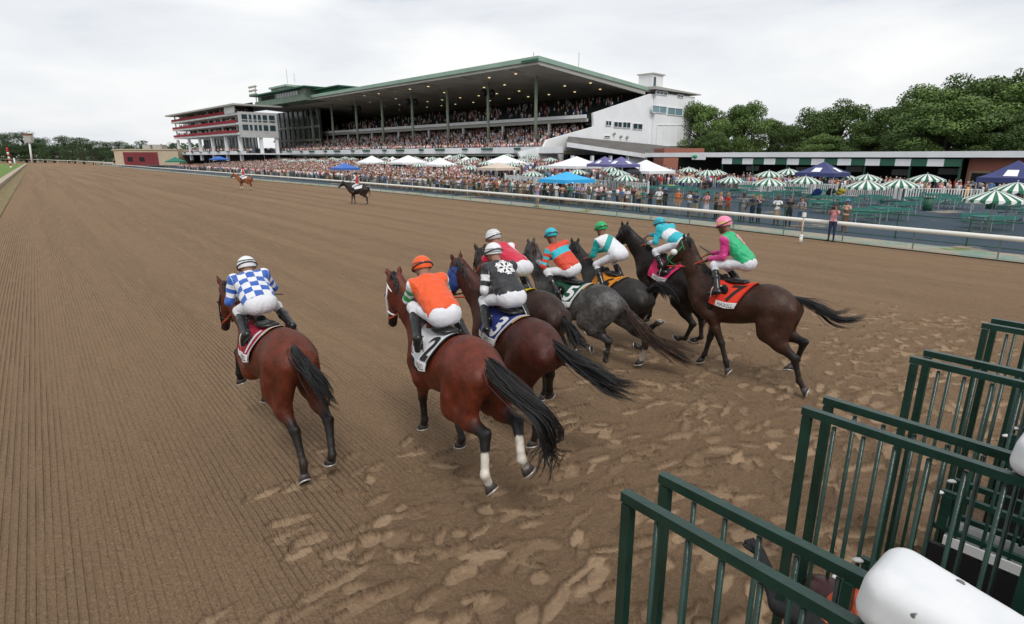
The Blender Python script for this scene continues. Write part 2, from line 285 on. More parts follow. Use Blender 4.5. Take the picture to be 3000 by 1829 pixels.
FIT={
1:([-2.832, 6.3963, 0.0321, 2.2909, -0.0955],{'W':(0.42,0,1.58),'B':(-0.002,-0.001,1.49),'C':(-0.45,-0.015,1.545),'D':(-0.779,0.01,1.419),'N':(0.622,-0,1.301),'M':(0.952,0.015,1.593),'P':(1.199,0.087,1.894),'Z':(1.443,0.127,1.398),'Sl':(0.622,0.15,1.121),'El':(0.404,0.17,0.97),'Kl':(0.822,0.177,1.124),'Fl':(0.9,0.191,0.833),'Ol':(0.999,0.153,0.676),'Hl':(-0.507,0.151,1.216),'Tl':(-0.403,0.189,0.859),'Jl':(-0.77,0.136,0.48),'fl':(-0.902,0.139,0.135),'ol':(-0.903,0.151,-0.072),'Sr':(0.621,-0.15,1.121),'Er':(0.402,-0.17,0.97),'Kr':(0.529,-0.14,0.545),'Fr':(0.823,-0.094,0.496),'Or':(0.965,-0.099,0.37),'Hr':(-0.512,-0.148,1.211),'Tr':(-0.514,-0.19,0.839),'Jr':(-0.963,-0.175,0.559),'fr':(-1.092,-0.118,0.215),'or':(-0.949,-0.132,0.067),'q':(0.108,0.036,1.833),'n':(0.543,0.001,2.139),'h':(0.716,-0.052,2.217),'sl':(0.493,0.177,2.099),'el':(0.547,0.256,1.83),'al':(0.814,0.091,1.839),'kl':(0.449,0.195,1.708),'bl':(0.045,0.258,1.484),'tl':(0.128,0.295,1.372),'pl':(0.047,0.117,1.902),'sr':(0.457,-0.159,2.116),'er':(0.602,-0.292,1.912),'ar':(0.832,-0.091,1.842),'kr':(0.474,-0.258,1.687),'br':(0.058,-0.279,1.48),'tr':(0.14,-0.298,1.364),'pr':(0.081,-0.088,1.834)}),
2:([-0.649, 5.6956, 0.1748, 2.1275, -0.0987],{'W':(0.422,-0.001,1.582),'B':(0.002,0,1.503),'C':(-0.447,0.005,1.565),'D':(-0.779,-0.001,1.398),'N':(0.622,0,1.301),'M':(0.894,0.04,1.647),'P':(1.06,0.145,1.994),'Z':(1.31,0.138,1.499),'Sl':(0.615,0.15,1.12),'El':(0.39,0.172,0.977),'Kl':(0.683,0.081,0.66),'Fl':(0.723,0.064,0.366),'Ol':(0.842,0.05,0.22),'Hl':(-0.497,0.15,1.222),'Tl':(-0.389,0.19,0.866),'Jl':(-0.891,0.114,0.715),'fl':(-0.981,0.191,0.367),'ol':(-0.96,0.114,0.177),'Sr':(0.618,-0.15,1.12),'Er':(0.4,-0.167,0.968),'Kr':(0.287,-0.139,0.532),'Fr':(0.134,-0.126,0.272),'Or':(0.266,-0.158,0.139),'Hr':(-0.496,-0.15,1.225),'Tr':(-0.45,-0.19,0.856),'Jr':(-0.974,-0.196,0.779),'fr':(-1.202,-0.083,0.527),'or':(-1.158,-0.182,0.352),'q':(0.055,0.009,1.749),'n':(0.452,0.028,2.112),'h':(0.624,-0.02,2.196),'sl':(0.395,0.192,2.043),'el':(0.593,0.195,1.844),'al':(0.887,0.088,1.84),'kl':(0.454,0.191,1.776),'bl':(0.098,0.312,1.505),'tl':(0.155,0.301,1.373),'pl':(0.007,0.116,1.784),'sr':(0.391,-0.151,2.068),'er':(0.578,-0.259,1.884),'ar':(0.838,-0.09,1.84),'kr':(0.433,-0.243,1.706),'br':(0.09,-0.27,1.389),'tr':(0.203,-0.3,1.309),'pr':(0.012,-0.101,1.79)}),
3:([0.0288, 6.766, 0.0936, 2.1228, 0.005],{'W':(0.423,0,1.584),'B':(0.004,0.001,1.499),'C':(-0.444,0.008,1.568),'D':(-0.78,-0.006,1.409),'N':(0.627,0.001,1.307),'M':(0.913,0.059,1.64),'P':(1.11,0.199,1.958),'Z':(1.376,0.27,1.477),'Sl':(0.625,0.15,1.125),'El':(0.406,0.17,0.975),'Kl':(0.459,0.14,0.534),'Fl':(0.441,0.13,0.234),'Ol':(0.499,0.13,0.053),'Hl':(-0.502,0.149,1.226),'Tl':(-0.284,0.19,0.925),'Jl':(-0.7,0.15,0.601),'fl':(-0.701,0.13,0.241),'ol':(-0.619,0.13,0.052),'Sr':(0.625,-0.15,1.126),'Er':(0.407,-0.17,0.975),'Kr':(0.459,-0.14,0.534),'Fr':(0.441,-0.13,0.234),'Or':(0.499,-0.13,0.053),'Hr':(-0.499,-0.15,1.229),'Tr':(-0.189,-0.191,1.023),'Jr':(-0.697,-0.056,0.961),'fr':(-0.522,-0.181,0.676),'or':(-0.408,-0.266,0.53),'q':(0.037,0.007,1.759),'n':(0.433,-0.021,2.119),'h':(0.604,-0.054,2.21),'sl':(0.392,0.153,2.062),'el':(0.339,0.235,1.787),'al':(0.568,0.026,1.76),'kl':(0.425,0.198,1.628),'bl':(0.071,0.356,1.376),'tl':(0.188,0.301,1.314),'pl':(0.006,0.12,1.787),'sr':(0.365,-0.192,2.058),'er':(0.578,-0.259,1.884),'ar':(0.838,-0.09,1.84),'kr':(0.406,-0.24,1.718),'br':(0.082,-0.27,1.382),'tr':(0.2,-0.3,1.31),'pr':(-0.017,-0.098,1.796)}),
4:([0.1484, 8.0017, 0.1297, 2.2061, -0.0141],{'W':(0.421,0,1.58),'B':(0.002,-0,1.508),'C':(-0.451,-0.001,1.571),'D':(-0.778,0.002,1.39),'N':(0.619,0,1.3),'M':(0.964,-0.018,1.573),'P':(1.228,-0.111,1.853),'Z':(1.455,-0.201,1.357),'Sl':(0.619,0.15,1.12),'El':(0.399,0.17,0.97),'Kl':(0.46,0.14,0.53),'Fl':(0.44,0.13,0.23),'Ol':(0.5,0.13,0.05),'Hl':(-0.493,0.15,1.226),'Tl':(-0.28,0.19,0.92),'Jl':(-0.7,0.15,0.6),'fl':(-0.7,0.13,0.24),'ol':(-0.62,0.13,0.05),'Sr':(0.62,-0.15,1.12),'Er':(0.399,-0.17,0.97),'Kr':(0.46,-0.14,0.53),'Fr':(0.44,-0.13,0.23),'Or':(0.5,-0.13,0.05),'Hr':(-0.494,-0.15,1.226),'Tr':(-0.255,-0.19,0.941),'Jr':(-0.63,-0.15,0.569),'fr':(-0.988,-0.13,0.602),'or':(-1.006,-0.149,0.807),'q':(0.029,-0.013,1.856),'n':(0.499,0.039,2.115),'h':(0.673,0.024,2.21),'sl':(0.386,0.189,2.124),'el':(0.567,0.253,1.915),'al':(0.825,0.091,1.843),'kl':(0.398,0.24,1.721),'bl':(0.08,0.27,1.38),'tl':(0.2,0.3,1.31),'pl':(-0.005,0.103,1.877),'sr':(0.442,-0.146,2.079),'er':(0.585,-0.263,1.865),'ar':(0.844,-0.09,1.84),'kr':(0.39,-0.239,1.726),'br':(0.078,-0.27,1.378),'tr':(0.199,-0.3,1.31),'pr':(-0.003,-0.113,1.915)}),
5:([1.1552, 9.6456, -0.1599, 2.437, -0.0015],{'W':(0.418,-0,1.584),'B':(-0.002,-0.001,1.496),'C':(-0.451,-0.001,1.559),'D':(-0.782,0.001,1.396),'N':(0.623,0.001,1.308),'M':(0.865,0.011,1.679),'P':(1.009,0.029,2.051),'Z':(1.352,-0.011,1.618),'Sl':(0.619,0.15,1.125),'El':(0.399,0.169,0.975),'Kl':(0.07,0.14,0.671),'Fl':(-0.187,0.114,0.51),'Ol':(-0.359,0.087,0.424),'Hl':(-0.501,0.151,1.218),'Tl':(-0.27,0.19,0.927),'Jl':(-0.731,0.15,0.67),'fl':(-0.678,0.129,0.314),'ol':(-0.689,0.121,0.52),'Sr':(0.624,-0.15,1.127),'Er':(0.406,-0.171,0.975),'Kr':(0.458,-0.14,0.534),'Fr':(0.315,-0.13,0.269),'Or':(0.492,-0.13,0.201),'Hr':(-0.506,-0.149,1.215),'Tr':(-0.823,-0.173,1.001),'Jr':(-1.288,-0.141,0.733),'fr':(-1.181,-0.265,0.417),'or':(-1.087,-0.271,0.234),'q':(0.152,0.014,1.792),'n':(0.514,0.006,2.185),'h':(0.644,-0.047,2.32),'sl':(0.531,0.158,2.078),'el':(0.566,0.255,1.811),'al':(0.831,0.09,1.839),'kl':(0.523,0.218,1.702),'bl':(0.196,0.325,1.393),'tl':(0.205,0.297,1.256),'pl':(0.098,0.121,1.826),'sr':(0.405,-0.152,2.173),'er':(0.558,-0.244,1.953),'ar':(0.811,-0.092,1.848),'kr':(0.49,-0.248,1.672),'br':(0.108,-0.269,1.401),'tr':(0.208,-0.3,1.305),'pr':(0.095,-0.095,1.826)}),
6:([1.9749, 10.5955, -0.2168, 2.124, 0.0487],{'W':(0.424,-0,1.581),'B':(0.003,0,1.497),'C':(-0.444,0.006,1.556),'D':(-0.777,-0,1.402),'N':(0.623,0,1.3),'M':(0.966,0.008,1.576),'P':(1.237,0.062,1.858),'Z':(1.645,0.005,1.488),'Sl':(0.622,0.15,1.12),'El':(0.401,0.17,0.971),'Kl':(0.459,0.14,0.531),'Fl':(0.376,0.13,0.242),'Ol':(0.565,0.13,0.228),'Hl':(-0.498,0.15,1.217),'Tl':(-0.324,0.19,0.888),'Jl':(-0.823,0.15,0.715),'fl':(-1.144,0.126,0.879),'ol':(-1.289,0.089,1.022),'Sr':(0.622,-0.15,1.12),'Er':(0.401,-0.17,0.971),'Kr':(0.459,-0.14,0.531),'Fr':(0.376,-0.13,0.242),'Or':(0.565,-0.13,0.228),'Hr':(-0.498,-0.15,1.22),'Tr':(-0.28,-0.19,0.918),'Jr':(-0.7,-0.15,0.598),'fr':(-0.758,-0.13,0.243),'or':(-0.556,-0.13,0.283),'q':(-0.015,-0.008,1.973),'n':(0.447,0.009,2.227),'h':(0.591,-0.037,2.353),'sl':(0.414,0.178,2.136),'el':(0.457,0.222,1.863),'al':(0.715,0.075,1.764),'kl':(0.349,0.225,1.701),'bl':(0.051,0.272,1.345),'tl':(0.186,0.3,1.312),'pl':(-0.021,0.107,1.933),'sr':(0.424,-0.16,2.137),'er':(0.571,-0.254,1.913),'ar':(0.829,-0.091,1.842),'kr':(0.391,-0.239,1.725),'br':(0.078,-0.27,1.378),'tr':(0.2,-0.3,1.31),'pr':(-0.001,-0.111,1.911)}),
8:([3.1263, 10.8206, 0.0018, 2.2449, 0.1675],{'W':(0.424,0.002,1.585),'B':(0.004,0,1.499),'C':(-0.447,0,1.56),'D':(-0.777,0,1.401),'N':(0.627,0.001,1.306),'M':(0.97,0.035,1.582),'P':(1.256,0.142,1.837),'Z':(1.516,0.122,1.348),'Sl':(0.624,0.15,1.125),'El':(0.405,0.17,0.975),'Kl':(0.459,0.14,0.534),'Fl':(0.441,0.13,0.234),'Ol':(0.499,0.13,0.053),'Hl':(-0.497,0.15,1.22),'Tl':(-0.317,0.19,0.895),'Jl':(-0.734,0.15,0.572),'fl':(-0.634,0.13,0.226),'ol':(-0.441,0.132,0.152),'Sr':(0.624,-0.15,1.126),'Er':(0.405,-0.17,0.976),'Kr':(0.459,-0.14,0.535),'Fr':(0.442,-0.13,0.235),'Or':(0.499,-0.13,0.054),'Hr':(-0.497,-0.15,1.22),'Tr':(-0.273,-0.19,0.923),'Jr':(-0.7,-0.15,0.613),'fr':(-0.809,-0.13,0.27),'or':(-0.655,-0.131,0.132),'q':(-0.017,0.012,1.965),'n':(0.492,-0.017,2.087),'h':(0.652,-0.117,2.127),'sl':(0.426,0.159,2.12),'el':(0.42,0.221,1.844),'al':(0.678,0.088,1.727),'kl':(0.366,0.234,1.667),'bl':(0.018,0.279,1.365),'tl':(0.152,0.299,1.32),'pl':(-0.014,0.109,1.887),'sr':(0.404,-0.181,2.128),'er':(0.57,-0.255,1.91),'ar':(0.829,-0.091,1.842),'kr':(0.353,-0.237,1.745),'br':(0.073,-0.27,1.372),'tr':(0.198,-0.3,1.311),'pr':(-0.039,-0.104,1.931)}),
7:([3.6406, 8.7695, 0.0422, 2.3534, -0.005],{'W':(0.43,-0.001,1.567),'B':(0.008,0,1.496),'C':(-0.437,0.002,1.566),'D':(-0.772,-0,1.42),'N':(0.626,0.004,1.29),'M':(0.855,-0.004,1.671),'P':(0.996,0.018,2.046),'Z':(1.362,0.023,1.63),'Sl':(0.611,0.149,1.102),'El':(0.389,0.165,0.95),'Kl':(0.182,0.157,0.531),'Fl':(0.069,0.172,0.238),'Ol':(0.022,0.149,0.054),'Hl':(-0.499,0.15,1.227),'Tl':(-0.52,0.189,0.855),'Jl':(-0.946,0.14,0.545),'fl':(-1.043,0.099,0.199),'ol':(-1.162,0.074,0.025),'Sr':(0.637,-0.15,1.112),'Er':(0.432,-0.168,0.943),'Kr':(0.505,-0.104,0.493),'Fr':(0.56,-0.082,0.193),'Or':(0.648,-0.104,0.025),'Hr':(-0.499,-0.15,1.228),'Tr':(-0.457,-0.189,0.859),'Jr':(-0.969,-0.116,0.744),'fr':(-0.874,-0.213,0.413),'or':(-0.782,-0.132,0.247),'q':(-0.044,-0.006,1.879),'n':(0.277,-0.005,2.298),'h':(0.419,-0.045,2.427),'sl':(0.261,0.171,2.213),'el':(0.275,0.182,1.933),'al':(0.564,0.086,1.852),'kl':(0.418,0.161,1.784),'bl':(0.241,0.336,1.408),'tl':(0.375,0.324,1.358),'pl':(-0.029,0.108,1.842),'sr':(0.31,-0.162,2.186),'er':(0.382,-0.289,1.943),'ar':(0.626,-0.098,1.923),'kr':(0.402,-0.24,1.719),'br':(0.08,-0.27,1.38),'tr':(0.2,-0.3,1.31),'pr':(-0.018,-0.113,1.834)}),
}
# ================================================================ horses and riders
TRUNK=np.array([ # x, top, bottom, half width
(-.90,1.33,1.17,.05),(-.86,1.385,1.09,.12),(-.78,1.445,1.02,.19),(-.66,1.52,.985,.245),(-.52,1.57,.97,.275),(-.38,1.575,.955,.285),(-.22,1.545,.92,.28),(-.05,1.505,.875,.28),
(.12,1.495,.845,.285),(.28,1.53,.83,.27),(.40,1.585,.84,.25),(.50,1.585,.87,.235),(.60,1.52,.93,.225),(.70,1.42,.99,.20),(.78,1.33,1.05,.15),(.83,1.27,1.11,.08)])
TRUNK[:,3]*=.97
def trunk_ring(x,th,off=0.):
    top,bot,hw=[np.interp(x,TRUNK[:,0],TRUNK[:,i]) for i in (1,2,3)]; zc=(top+bot)/2; hh=(top-bot)/2
    c=np.cos(th); w_=hw*(1-.22*np.clip(c,0,1)**1.5)
    return np.stack([x+0*th,(w_+off)*np.sin(th),zc+(hh+off)*c],-1)
def unit(v): v=np.asarray(v,float); return v/(np.linalg.norm(v)+1e-9)
def segd(P,a,b):
    d=b-a; t=np.clip(((P-a)@d)/(d@d+1e-9),0,1); return np.linalg.norm(P-(a+t[:,None]*d),axis=1),t
def coat_mat(name,rough=.48,gr=0.):
    m=D.materials.new(name); m.use_nodes=True; t=NT(m)
    at=t.n('ShaderNodeAttribute',attribute_name='coat'); c=at.outputs['Color']
    co=t.coord(); f=t.noise(7,4,.6,co); g=t.noise(90,3,.6,t.coord(scale=(1,1,.35)))
    c=t.mix(t.rng(f,.35,.7),t.mix(1.,c,(.62,.60,.58),'MULTIPLY'),t.mix(1.,c,(1.22,1.18,1.1),'MULTIPLY'))
    if gr: 
        v=t.n('ShaderNodeTexVoronoi',{'Scale':17.,'Vector':co}); nz=t.noise(4,4,.6,co); c=t.mix(t.m_('MULTIPLY',t.m_('MULTIPLY',t.rng(v.outputs['Distance'],.1,.6),t.rng(nz,.4,.6)),gr),c,(.26,.25,.245))
    t.set('Base Color',c); t.set('Roughness',t.rng(g,.3,.7,rough-.05,rough+.12)); t.set('Specular IOR Level',.5); t.set('Specular IOR Level',.32); mu=t.noise(5.5,4,.5,t.coord(scale=(1,1,.55)),1.4); hh_=t.m_('ADD',t.m_('MULTIPLY',mu,1.),t.m_('MULTIPLY',g,.05)); t.bump(hh_,.42,.05); return m
COAT=coat_mat('horse_coat'); COATG=coat_mat('dappled_grey_coat',.45,.30)
def hair_mat(name,c,c2=None):
    m=mat(name,c,.45); t=NT(m); f=t.noise(14,3,.6,t.coord()); t.set('Base Color',t.mix(t.rng(f,.4,.65),c,c2 or tuple(x*1.8 for x in c))); return m
HAIR=hair_mat('black_horse_hair',(.008,.007,.007)); HAIRB=hair_mat('brown_tipped_hair',(.012,.009,.008),(.10,.045,.022)); HAIRR=hair_mat('chestnut_hair',(.16,.05,.018))
HOOF=mat('hoof_horn',(.05,.04,.035),.5,noise=(20,.4)); SHOE=mat('horseshoe_metal',(.50,.47,.42),.4,.6)
LEATH=mat('black_leather',(.012,.012,.012),.4,noise=(12,.4)); EYE=mat('horse_eye',(.005,.004,.004),.08)
SOCK=(.62,.58,.52)
BAY=(.115,.023,.009); DBAY=(.042,.013,.007); BRN=(.013,.007,.005); BLK=(.010,.009,.009); GREY=(.050,.048,.047); DGREY=(.022,.019,.018); CHE=(.27,.085,.030)
def rot2(v,a): c,s=math.cos(a),math.sin(a); return np.array([c*v[0]-s*v[2],v[1],s*v[0]+c*v[2]])
def horse(P,root,label,coat=BAY,ptc=BLK,hair=HAIR,socks={},tail=None,h=.019,cloth=None,bridle=None,hood=None,cups=False,ptshade=0.,group=None,cmat=COAT,straps=True,tailw=(.05,.10,.12,.09,.03),tn=420,small=False,name='racehorse'):
    P={k:np.array(v,float) for k,v in P.items()}; X,Y,Z,yaw,pit=root
    e=empty(name,(X,Y,0),yaw,label,'horse',group)
    cp,sp=math.cos(pit),math.sin(pit)
    def bf(V):
        V=np.asarray(V,float)-np.array([0,0,1.2]); return np.stack([cp*V[...,0]-sp*V[...,2],V[...,1],sp*V[...,0]+cp*V[...,2]+1.2+Z],-1)
    def ibf(W_): # world -> body
        W_=np.asarray(W_,float)-np.array([X,Y,0]); c,s=math.cos(-yaw),math.sin(-yaw)
        q=np.stack([c*W_[...,0]-s*W_[...,1],s*W_[...,0]+c*W_[...,1],W_[...,2]-1.2-Z],-1)
        return np.stack([cp*q[...,0]+sp*q[...,2],q[...,1],-sp*q[...,0]+cp*q[...,2]+1.2],-1)
    S=SDF(); X_=np.array([1.,0,0]);U_=np.array([0,0,1.])
    st=[(t[0],(t[1]+t[2])/2,(t[1]-t[2])/2,t[3]) for t in TRUNK]; S.loft((0,0,0),X_,U_,st,.05,.22)
    N,M,Pp,Z_=P['N'],P['M'],P['P'],P['Z']
    def latv(a,b):
        l=np.cross(U_,b-a); l=l/(np.linalg.norm(l)+1e-6) if np.linalg.norm(l)>.05 else np.array([0,1.,0]); return l if l[1]>=0 or abs(l[1])<.3 else -l
    S.cone((.44,0,1.32),N,.26,.25,.08,(0,1,0),.76); S.cone(N,M,.25,.178,.09,latv(N,M),.62); S.cone(M,Pp,.178,.125,.06,latv(M,Pp),.66)
    S.cone((.40,0,1.50),M+U_*.04,.09,.09,.08,(0,1,0),.6)
    ax=unit(Z_-Pp); la=unit(np.cross(U_,ax)); do=np.cross(ax,la)
    S.loft(Pp,ax,do,[(-.09,0,.03,.03),(-.06,0,.075,.06),(0,0,.105,.085),(.12,-.015,.122,.098),(.22,-.03,.128,.092),(.32,-.018,.10,.074),(.44,0,.078,.057),(.53,.002,.064,.054),(.59,-.004,.058,.052),(.625,-.008,.04,.04),(.64,-.01,.02,.02)],.05)
    for s in (1,-1):
        S.ell(Pp+ax*.19+la*s*.082+do*.035,(.035,.025,.03),.03)
        b=Pp+la*s*.058+do*.055-ax*.03; tip=b+unit(U_*.6-ax*.45+do*.5+la*s*.25)*.165
        S.cone(b,(b+tip)/2,.028,.034,.02,unit(np.cross(tip-b,la)),.55); S.cone((b+tip)/2,tip,.032,.006,.01,unit(np.cross(tip-b,la)),.55)
        S.ell(Pp+ax*.60+la*s*.035+do*.01,(.025,.02,.02),.02)
    bl={}
    for s,n in ((1,'l'),(-1,'r')):
        Sh,E,K,Fk,O=[P[q+n] for q in 'SEKFO']; H_,T_,J_,f_,o_=[P[q+n] for q in 'HTJfo']
        S.ell(Sh*[.92,.75,1.02],(.17,.10,.22),.07); S.cone(Sh*[1,.85,1],E,.12,.115,.07); S.cone(E,E+(K-E)*.45,.108,.068,.06,(0,1,0),.85); S.cone(E+(K-E)*.45,K,.072,.052,.03)
        S.ell(K,(.057,.050,.064),.02); S.cone(K,Fk,.044,.038,.02); S.ell(Fk,(.050,.043,.050),.02); c1=Fk+(O-Fk)*.55; S.cone(Fk,c1,.040,.041,.015)
        S.ell(H_*[1,.80,1.04],(.25,.125,.215),.07); S.cone(H_*[1.05,.95,.99],H_+(T_-H_)*.7,.19,.15,.08,(0,1,0),.85); S.cone(H_+(T_-H_)*.6,T_,.16,.125,.07,(0,1,0),.85)
        bt=np.array([-.78,.11*s,1.22]); S.cone(bt,T_+(J_-T_)*.45,.13,.10,.07,(0,1,0),.85)
        S.cone(T_,T_+(J_-T_)*.55,.135,.095,.06,(0,1,0),.8); S.cone(T_+(J_-T_)*.5,J_,.092,.058,.04,(0,1,0),.85)
        pt=J_+unit(unit(J_-T_)+unit(J_-f_))*.05; S.cone(J_,pt,.052,.030,.025); S.cone(pt,T_+(J_-T_)*.6,.018,.02,.02)
        S.cone(J_,J_+(f_-J_)*.3,.056,.044,.03); S.cone(J_,f_,.045,.040,.02); S.ell(f_,(.052,.046,.052),.02); c2=f_+(o_-f_)*.55; S.cone(f_,c2,.041,.042,.015)
        bl[n]=((E,K,Fk,O,'f'+n),(T_,J_,f_,o_,'h'+n))
        for (a,b,tg_) in ((Fk,O,'f'+n),(f_,o_,'h'+n)):
            # hoof with its shoe
            axx=unit(b-a); so=rot2(axx,-math.radians(42)); so=unit(so); c=a+(b-a)*.5; hb=MB(); m=14; r1,r2=.049,.070
            def ringp(cc,nn,r,fw=1.):
                lt=unit(np.cross((0,1,0),nn)); l2=np.array([0,1.,0]); l2=unit(l2-nn*(l2@nn)); l1=np.cross(l2,nn); an=np.arange(m)*2*math.pi/m
                return cc+np.outer(np.cos(an),l1)*r*fw+np.outer(np.sin(an),l2)*r
            R1=ringp(c,axx,r1);R2=ringp(b,so,r2,1.1);R3=ringp(b-so*.006,so,r2*.75,1.1)
            hb.add(np.vstack([R1,R2,R3]),[(j,(j+1)%m,m+(j+1)%m,m+j) for j in range(m)]+[(m+j,m+(j+1)%m,2*m+(j+1)%m,2*m+j) for j in range(m)]+[tuple(range(2*m,3*m)),tuple(range(m-1,-1,-1))])
            if not small:
                ho=hb.build('hoof',HOOF,e,True); ho.data.vertices.foreach_set('co',bf(np.vstack([R1,R2,R3])).astype(np.float32).ravel()); ho.data.update()
                sb=MB(); an=np.linspace(math.radians(-155),math.radians(155),15); lt=np.array([0,1.,0]); lt=unit(lt-so*(lt@so)); l1=np.cross(lt,so)
                if l1[0]<0 and False: l1=-l1
                pts=b+so*.006+np.outer(np.cos(an),l1)*r2*1.02+np.outer(np.sin(an),lt)*r2*.93; sb.tube(bf(pts),.011,6); sb.build('horseshoe',SHOE,ho,True)
            else:
                S.cone(a+(b-a)*.5,b,.04,.05,.01)
    V,Q=S.mesh(h)
    # coat colours: dark points, muzzle, socks; greys' points reach higher with painted-in shade
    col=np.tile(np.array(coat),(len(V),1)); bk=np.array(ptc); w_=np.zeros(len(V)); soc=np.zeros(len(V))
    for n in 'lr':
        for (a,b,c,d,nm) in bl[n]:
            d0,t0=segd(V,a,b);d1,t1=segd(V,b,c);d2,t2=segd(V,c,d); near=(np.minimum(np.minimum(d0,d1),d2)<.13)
            lo=np.where(d1<d0,1.,np.clip((t0-.55+ptshade)/(.35+ptshade*.6),0,1)); lo=np.where(d2<np.minimum(d0,d1),1.,lo); w_=np.maximum(w_,lo*near*(np.abs(V[:,2]-b[2])<.9)*(np.minimum(d0,np.minimum(d1,d2))<np.where(t0>.9,.12,.10)))
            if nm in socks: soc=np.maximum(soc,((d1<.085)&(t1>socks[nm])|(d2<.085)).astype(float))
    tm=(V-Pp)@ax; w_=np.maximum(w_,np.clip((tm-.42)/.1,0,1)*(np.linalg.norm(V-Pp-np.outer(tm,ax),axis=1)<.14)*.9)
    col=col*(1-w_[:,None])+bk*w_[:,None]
    und=np.clip((1.02-V[:,2])/.15,0,1)*(np.abs(V[:,0])<.6)*.0; col=col*(1-und[:,None])
    dst=np.clip((.75-V[:,2])/.6,0,1)*w_*.55; dst=dst*(.5+.5*np.sin(V[:,0]*31+V[:,2]*23)*np.sin(V[:,2]*41)); col=col*(1-dst[:,None]*.5)+np.array([.12,.085,.06])*dst[:,None]*.5
    col=col*(1-soc[:,None])+np.array(SOCK)*soc[:,None]
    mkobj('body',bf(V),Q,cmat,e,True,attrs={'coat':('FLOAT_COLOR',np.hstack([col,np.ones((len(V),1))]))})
    # eyes
    for s in (1,-1): eb=MB(); eb.sph(bf(Pp+ax*.19+la*s*.1+do*.035),.02); eb.build('eye',EYE,e,True)
    # mane along the crest
    cr_=[np.array([.40,0,1.585]),M+(Pp-M)*.0+unit(np.cross(latv(N,M),N-M))*.0+U_*.135,Pp+unit(U_-ax*.5)*.12]; g=catmull(cr_,8); mb=MB(); R=np.random.default_rng(int(abs(X)*100)); msd=1
    for i in range(len(g)-1):
        for q in range(16 if not small else 6):
            p=g[i]+(g[i+1]-g[i])*R.uniform(0,1)+R.normal(0,.006,3)-U_*.02; dn=np.array([R.normal(0,.02)-.03,msd*R.uniform(.03,.09),R.uniform(.0,.03)]); p2=p+dn*.6+U_*.015; p3=p2+np.array([R.normal(-.03,.03),msd*R.uniform(.01,.05),-R.uniform(.05,.15)])
            mb.tube(bf(np.array([p,p2,(p2+p3)/2+dn*.2,p3])),[.012,.012,.009,.002],4,cap=False)
    mb.build('mane',hair,e,True)
    # tail
    if tail is None: tw=np.array([P['D'],P['D']+[-.10,0,-.03],P['D']+[-.16,0,-.35],P['D']+[-.15,0,-1.1]])
    else:
        Dw=bf(P['D']); c,s=math.cos(yaw),math.sin(yaw); Dw=np.array([X+c*Dw[0]-s*Dw[1],Y+s*Dw[0]+c*Dw[1],Dw[2]]); tw=[P['D']+[.04,0,0]]+[ibf(ATY(px,py,Dw[1]+dy)) for px,py,dy in tail]; tw=np.array(tw)
    tb=strands(bf(tw),tn,0,[q_*.66 for q_ in tailw],.006,seed=int(Y*10),m=12,lenvar=.30,bend=.03)
    core=catmull(bf(tw),4)[:7]; tb.tube(core,np.linspace(.04,.03,len(core)),8); tb.build('tail',hair,e,True)
    # bridle
    if straps:
        bc=bridle or LEATH; bb=MB()
        def hring(t,rs=1.06,hh=None,wd=.011,tilt=0.):
            tt=[-.06,0,.12,.22,.32,.44,.53,.59]; H2=np.interp(t,tt,[.075,.105,.122,.128,.10,.078,.064,.058]);W2=np.interp(t,tt,[.06,.085,.098,.092,.074,.057,.054,.052]);O2=np.interp(t,tt,[0,0,-.015,-.03,-.018,0,.002,-.004])
            an=np.linspace(0,2*math.pi,21); p=Pp+ax*t+np.outer((H2+.012)*np.cos(an)+O2,do)+np.outer((W2+.012)*np.sin(an),la)+np.outer(np.cos(an)*tilt,ax); bb.tube(bf(p),wd,5)
        hring(.40); hring(.03,tilt=-.05)
        for s in (1,-1):
            bb.tube(bf(np.array([Pp+ax*.03+la*s*.1,Pp+ax*.2+la*s*.112-do*.01,Pp+ax*.40+la*s*.078,Pp+ax*.50+la*s*.068-do*.03])),.010,5)
        bb.build('bridle',bc,e,True)
        if cups:
            for s in (1,-1): cb=MB(); cb.sph(bf(Pp+ax*.21+la*s*.12+do*.03),(.06,.05,.055)); cb.build('blinker_cup',CUP,e,True)
        if hood is not None:
            hs=SDF(); hs.loft(Pp,ax,do,[(-.075,0,.06,.05),(-.05,0,.095,.08),(0,0,.118,.098),(.12,-.015,.135,.112),(.22,-.03,.141,.105),(.32,-.018,.112,.086),(.36,-.01,.10,.078)],.0); 
            V2,Q2=hs.mesh(.016); mkobj('hood',bf(V2),Q2,hood,e,True)
            for s in (1,-1): cb=MB(); cb.sph(bf(Pp+ax*.20+la*s*.118+do*.04),(.045,.04,.045)); cb.build('blinker_cup',CUP if hood is DGH else hood,e,True)
    return e,bf,ibf,P,(Pp,ax,la,do)
CUP=mat('white_blinker_cup',(.75,.75,.72),.4); GRNM=mat('green_strap',(.01,.22,.08),.5); DGH=mat('dark_green_hood',(.008,.035,.018),.7); BLUM=mat('blue_hood_cloth',(.03,.07,.30),.8,bump=(60,.3)); WHTM=mat('white_strap',(.75,.75,.75),.5); ORGR=mat('orange_rubber_rein',(.45,.06,.02),.6)
TAN=mat('tan_pad',(.42,.26,.09),.7); FONT=None
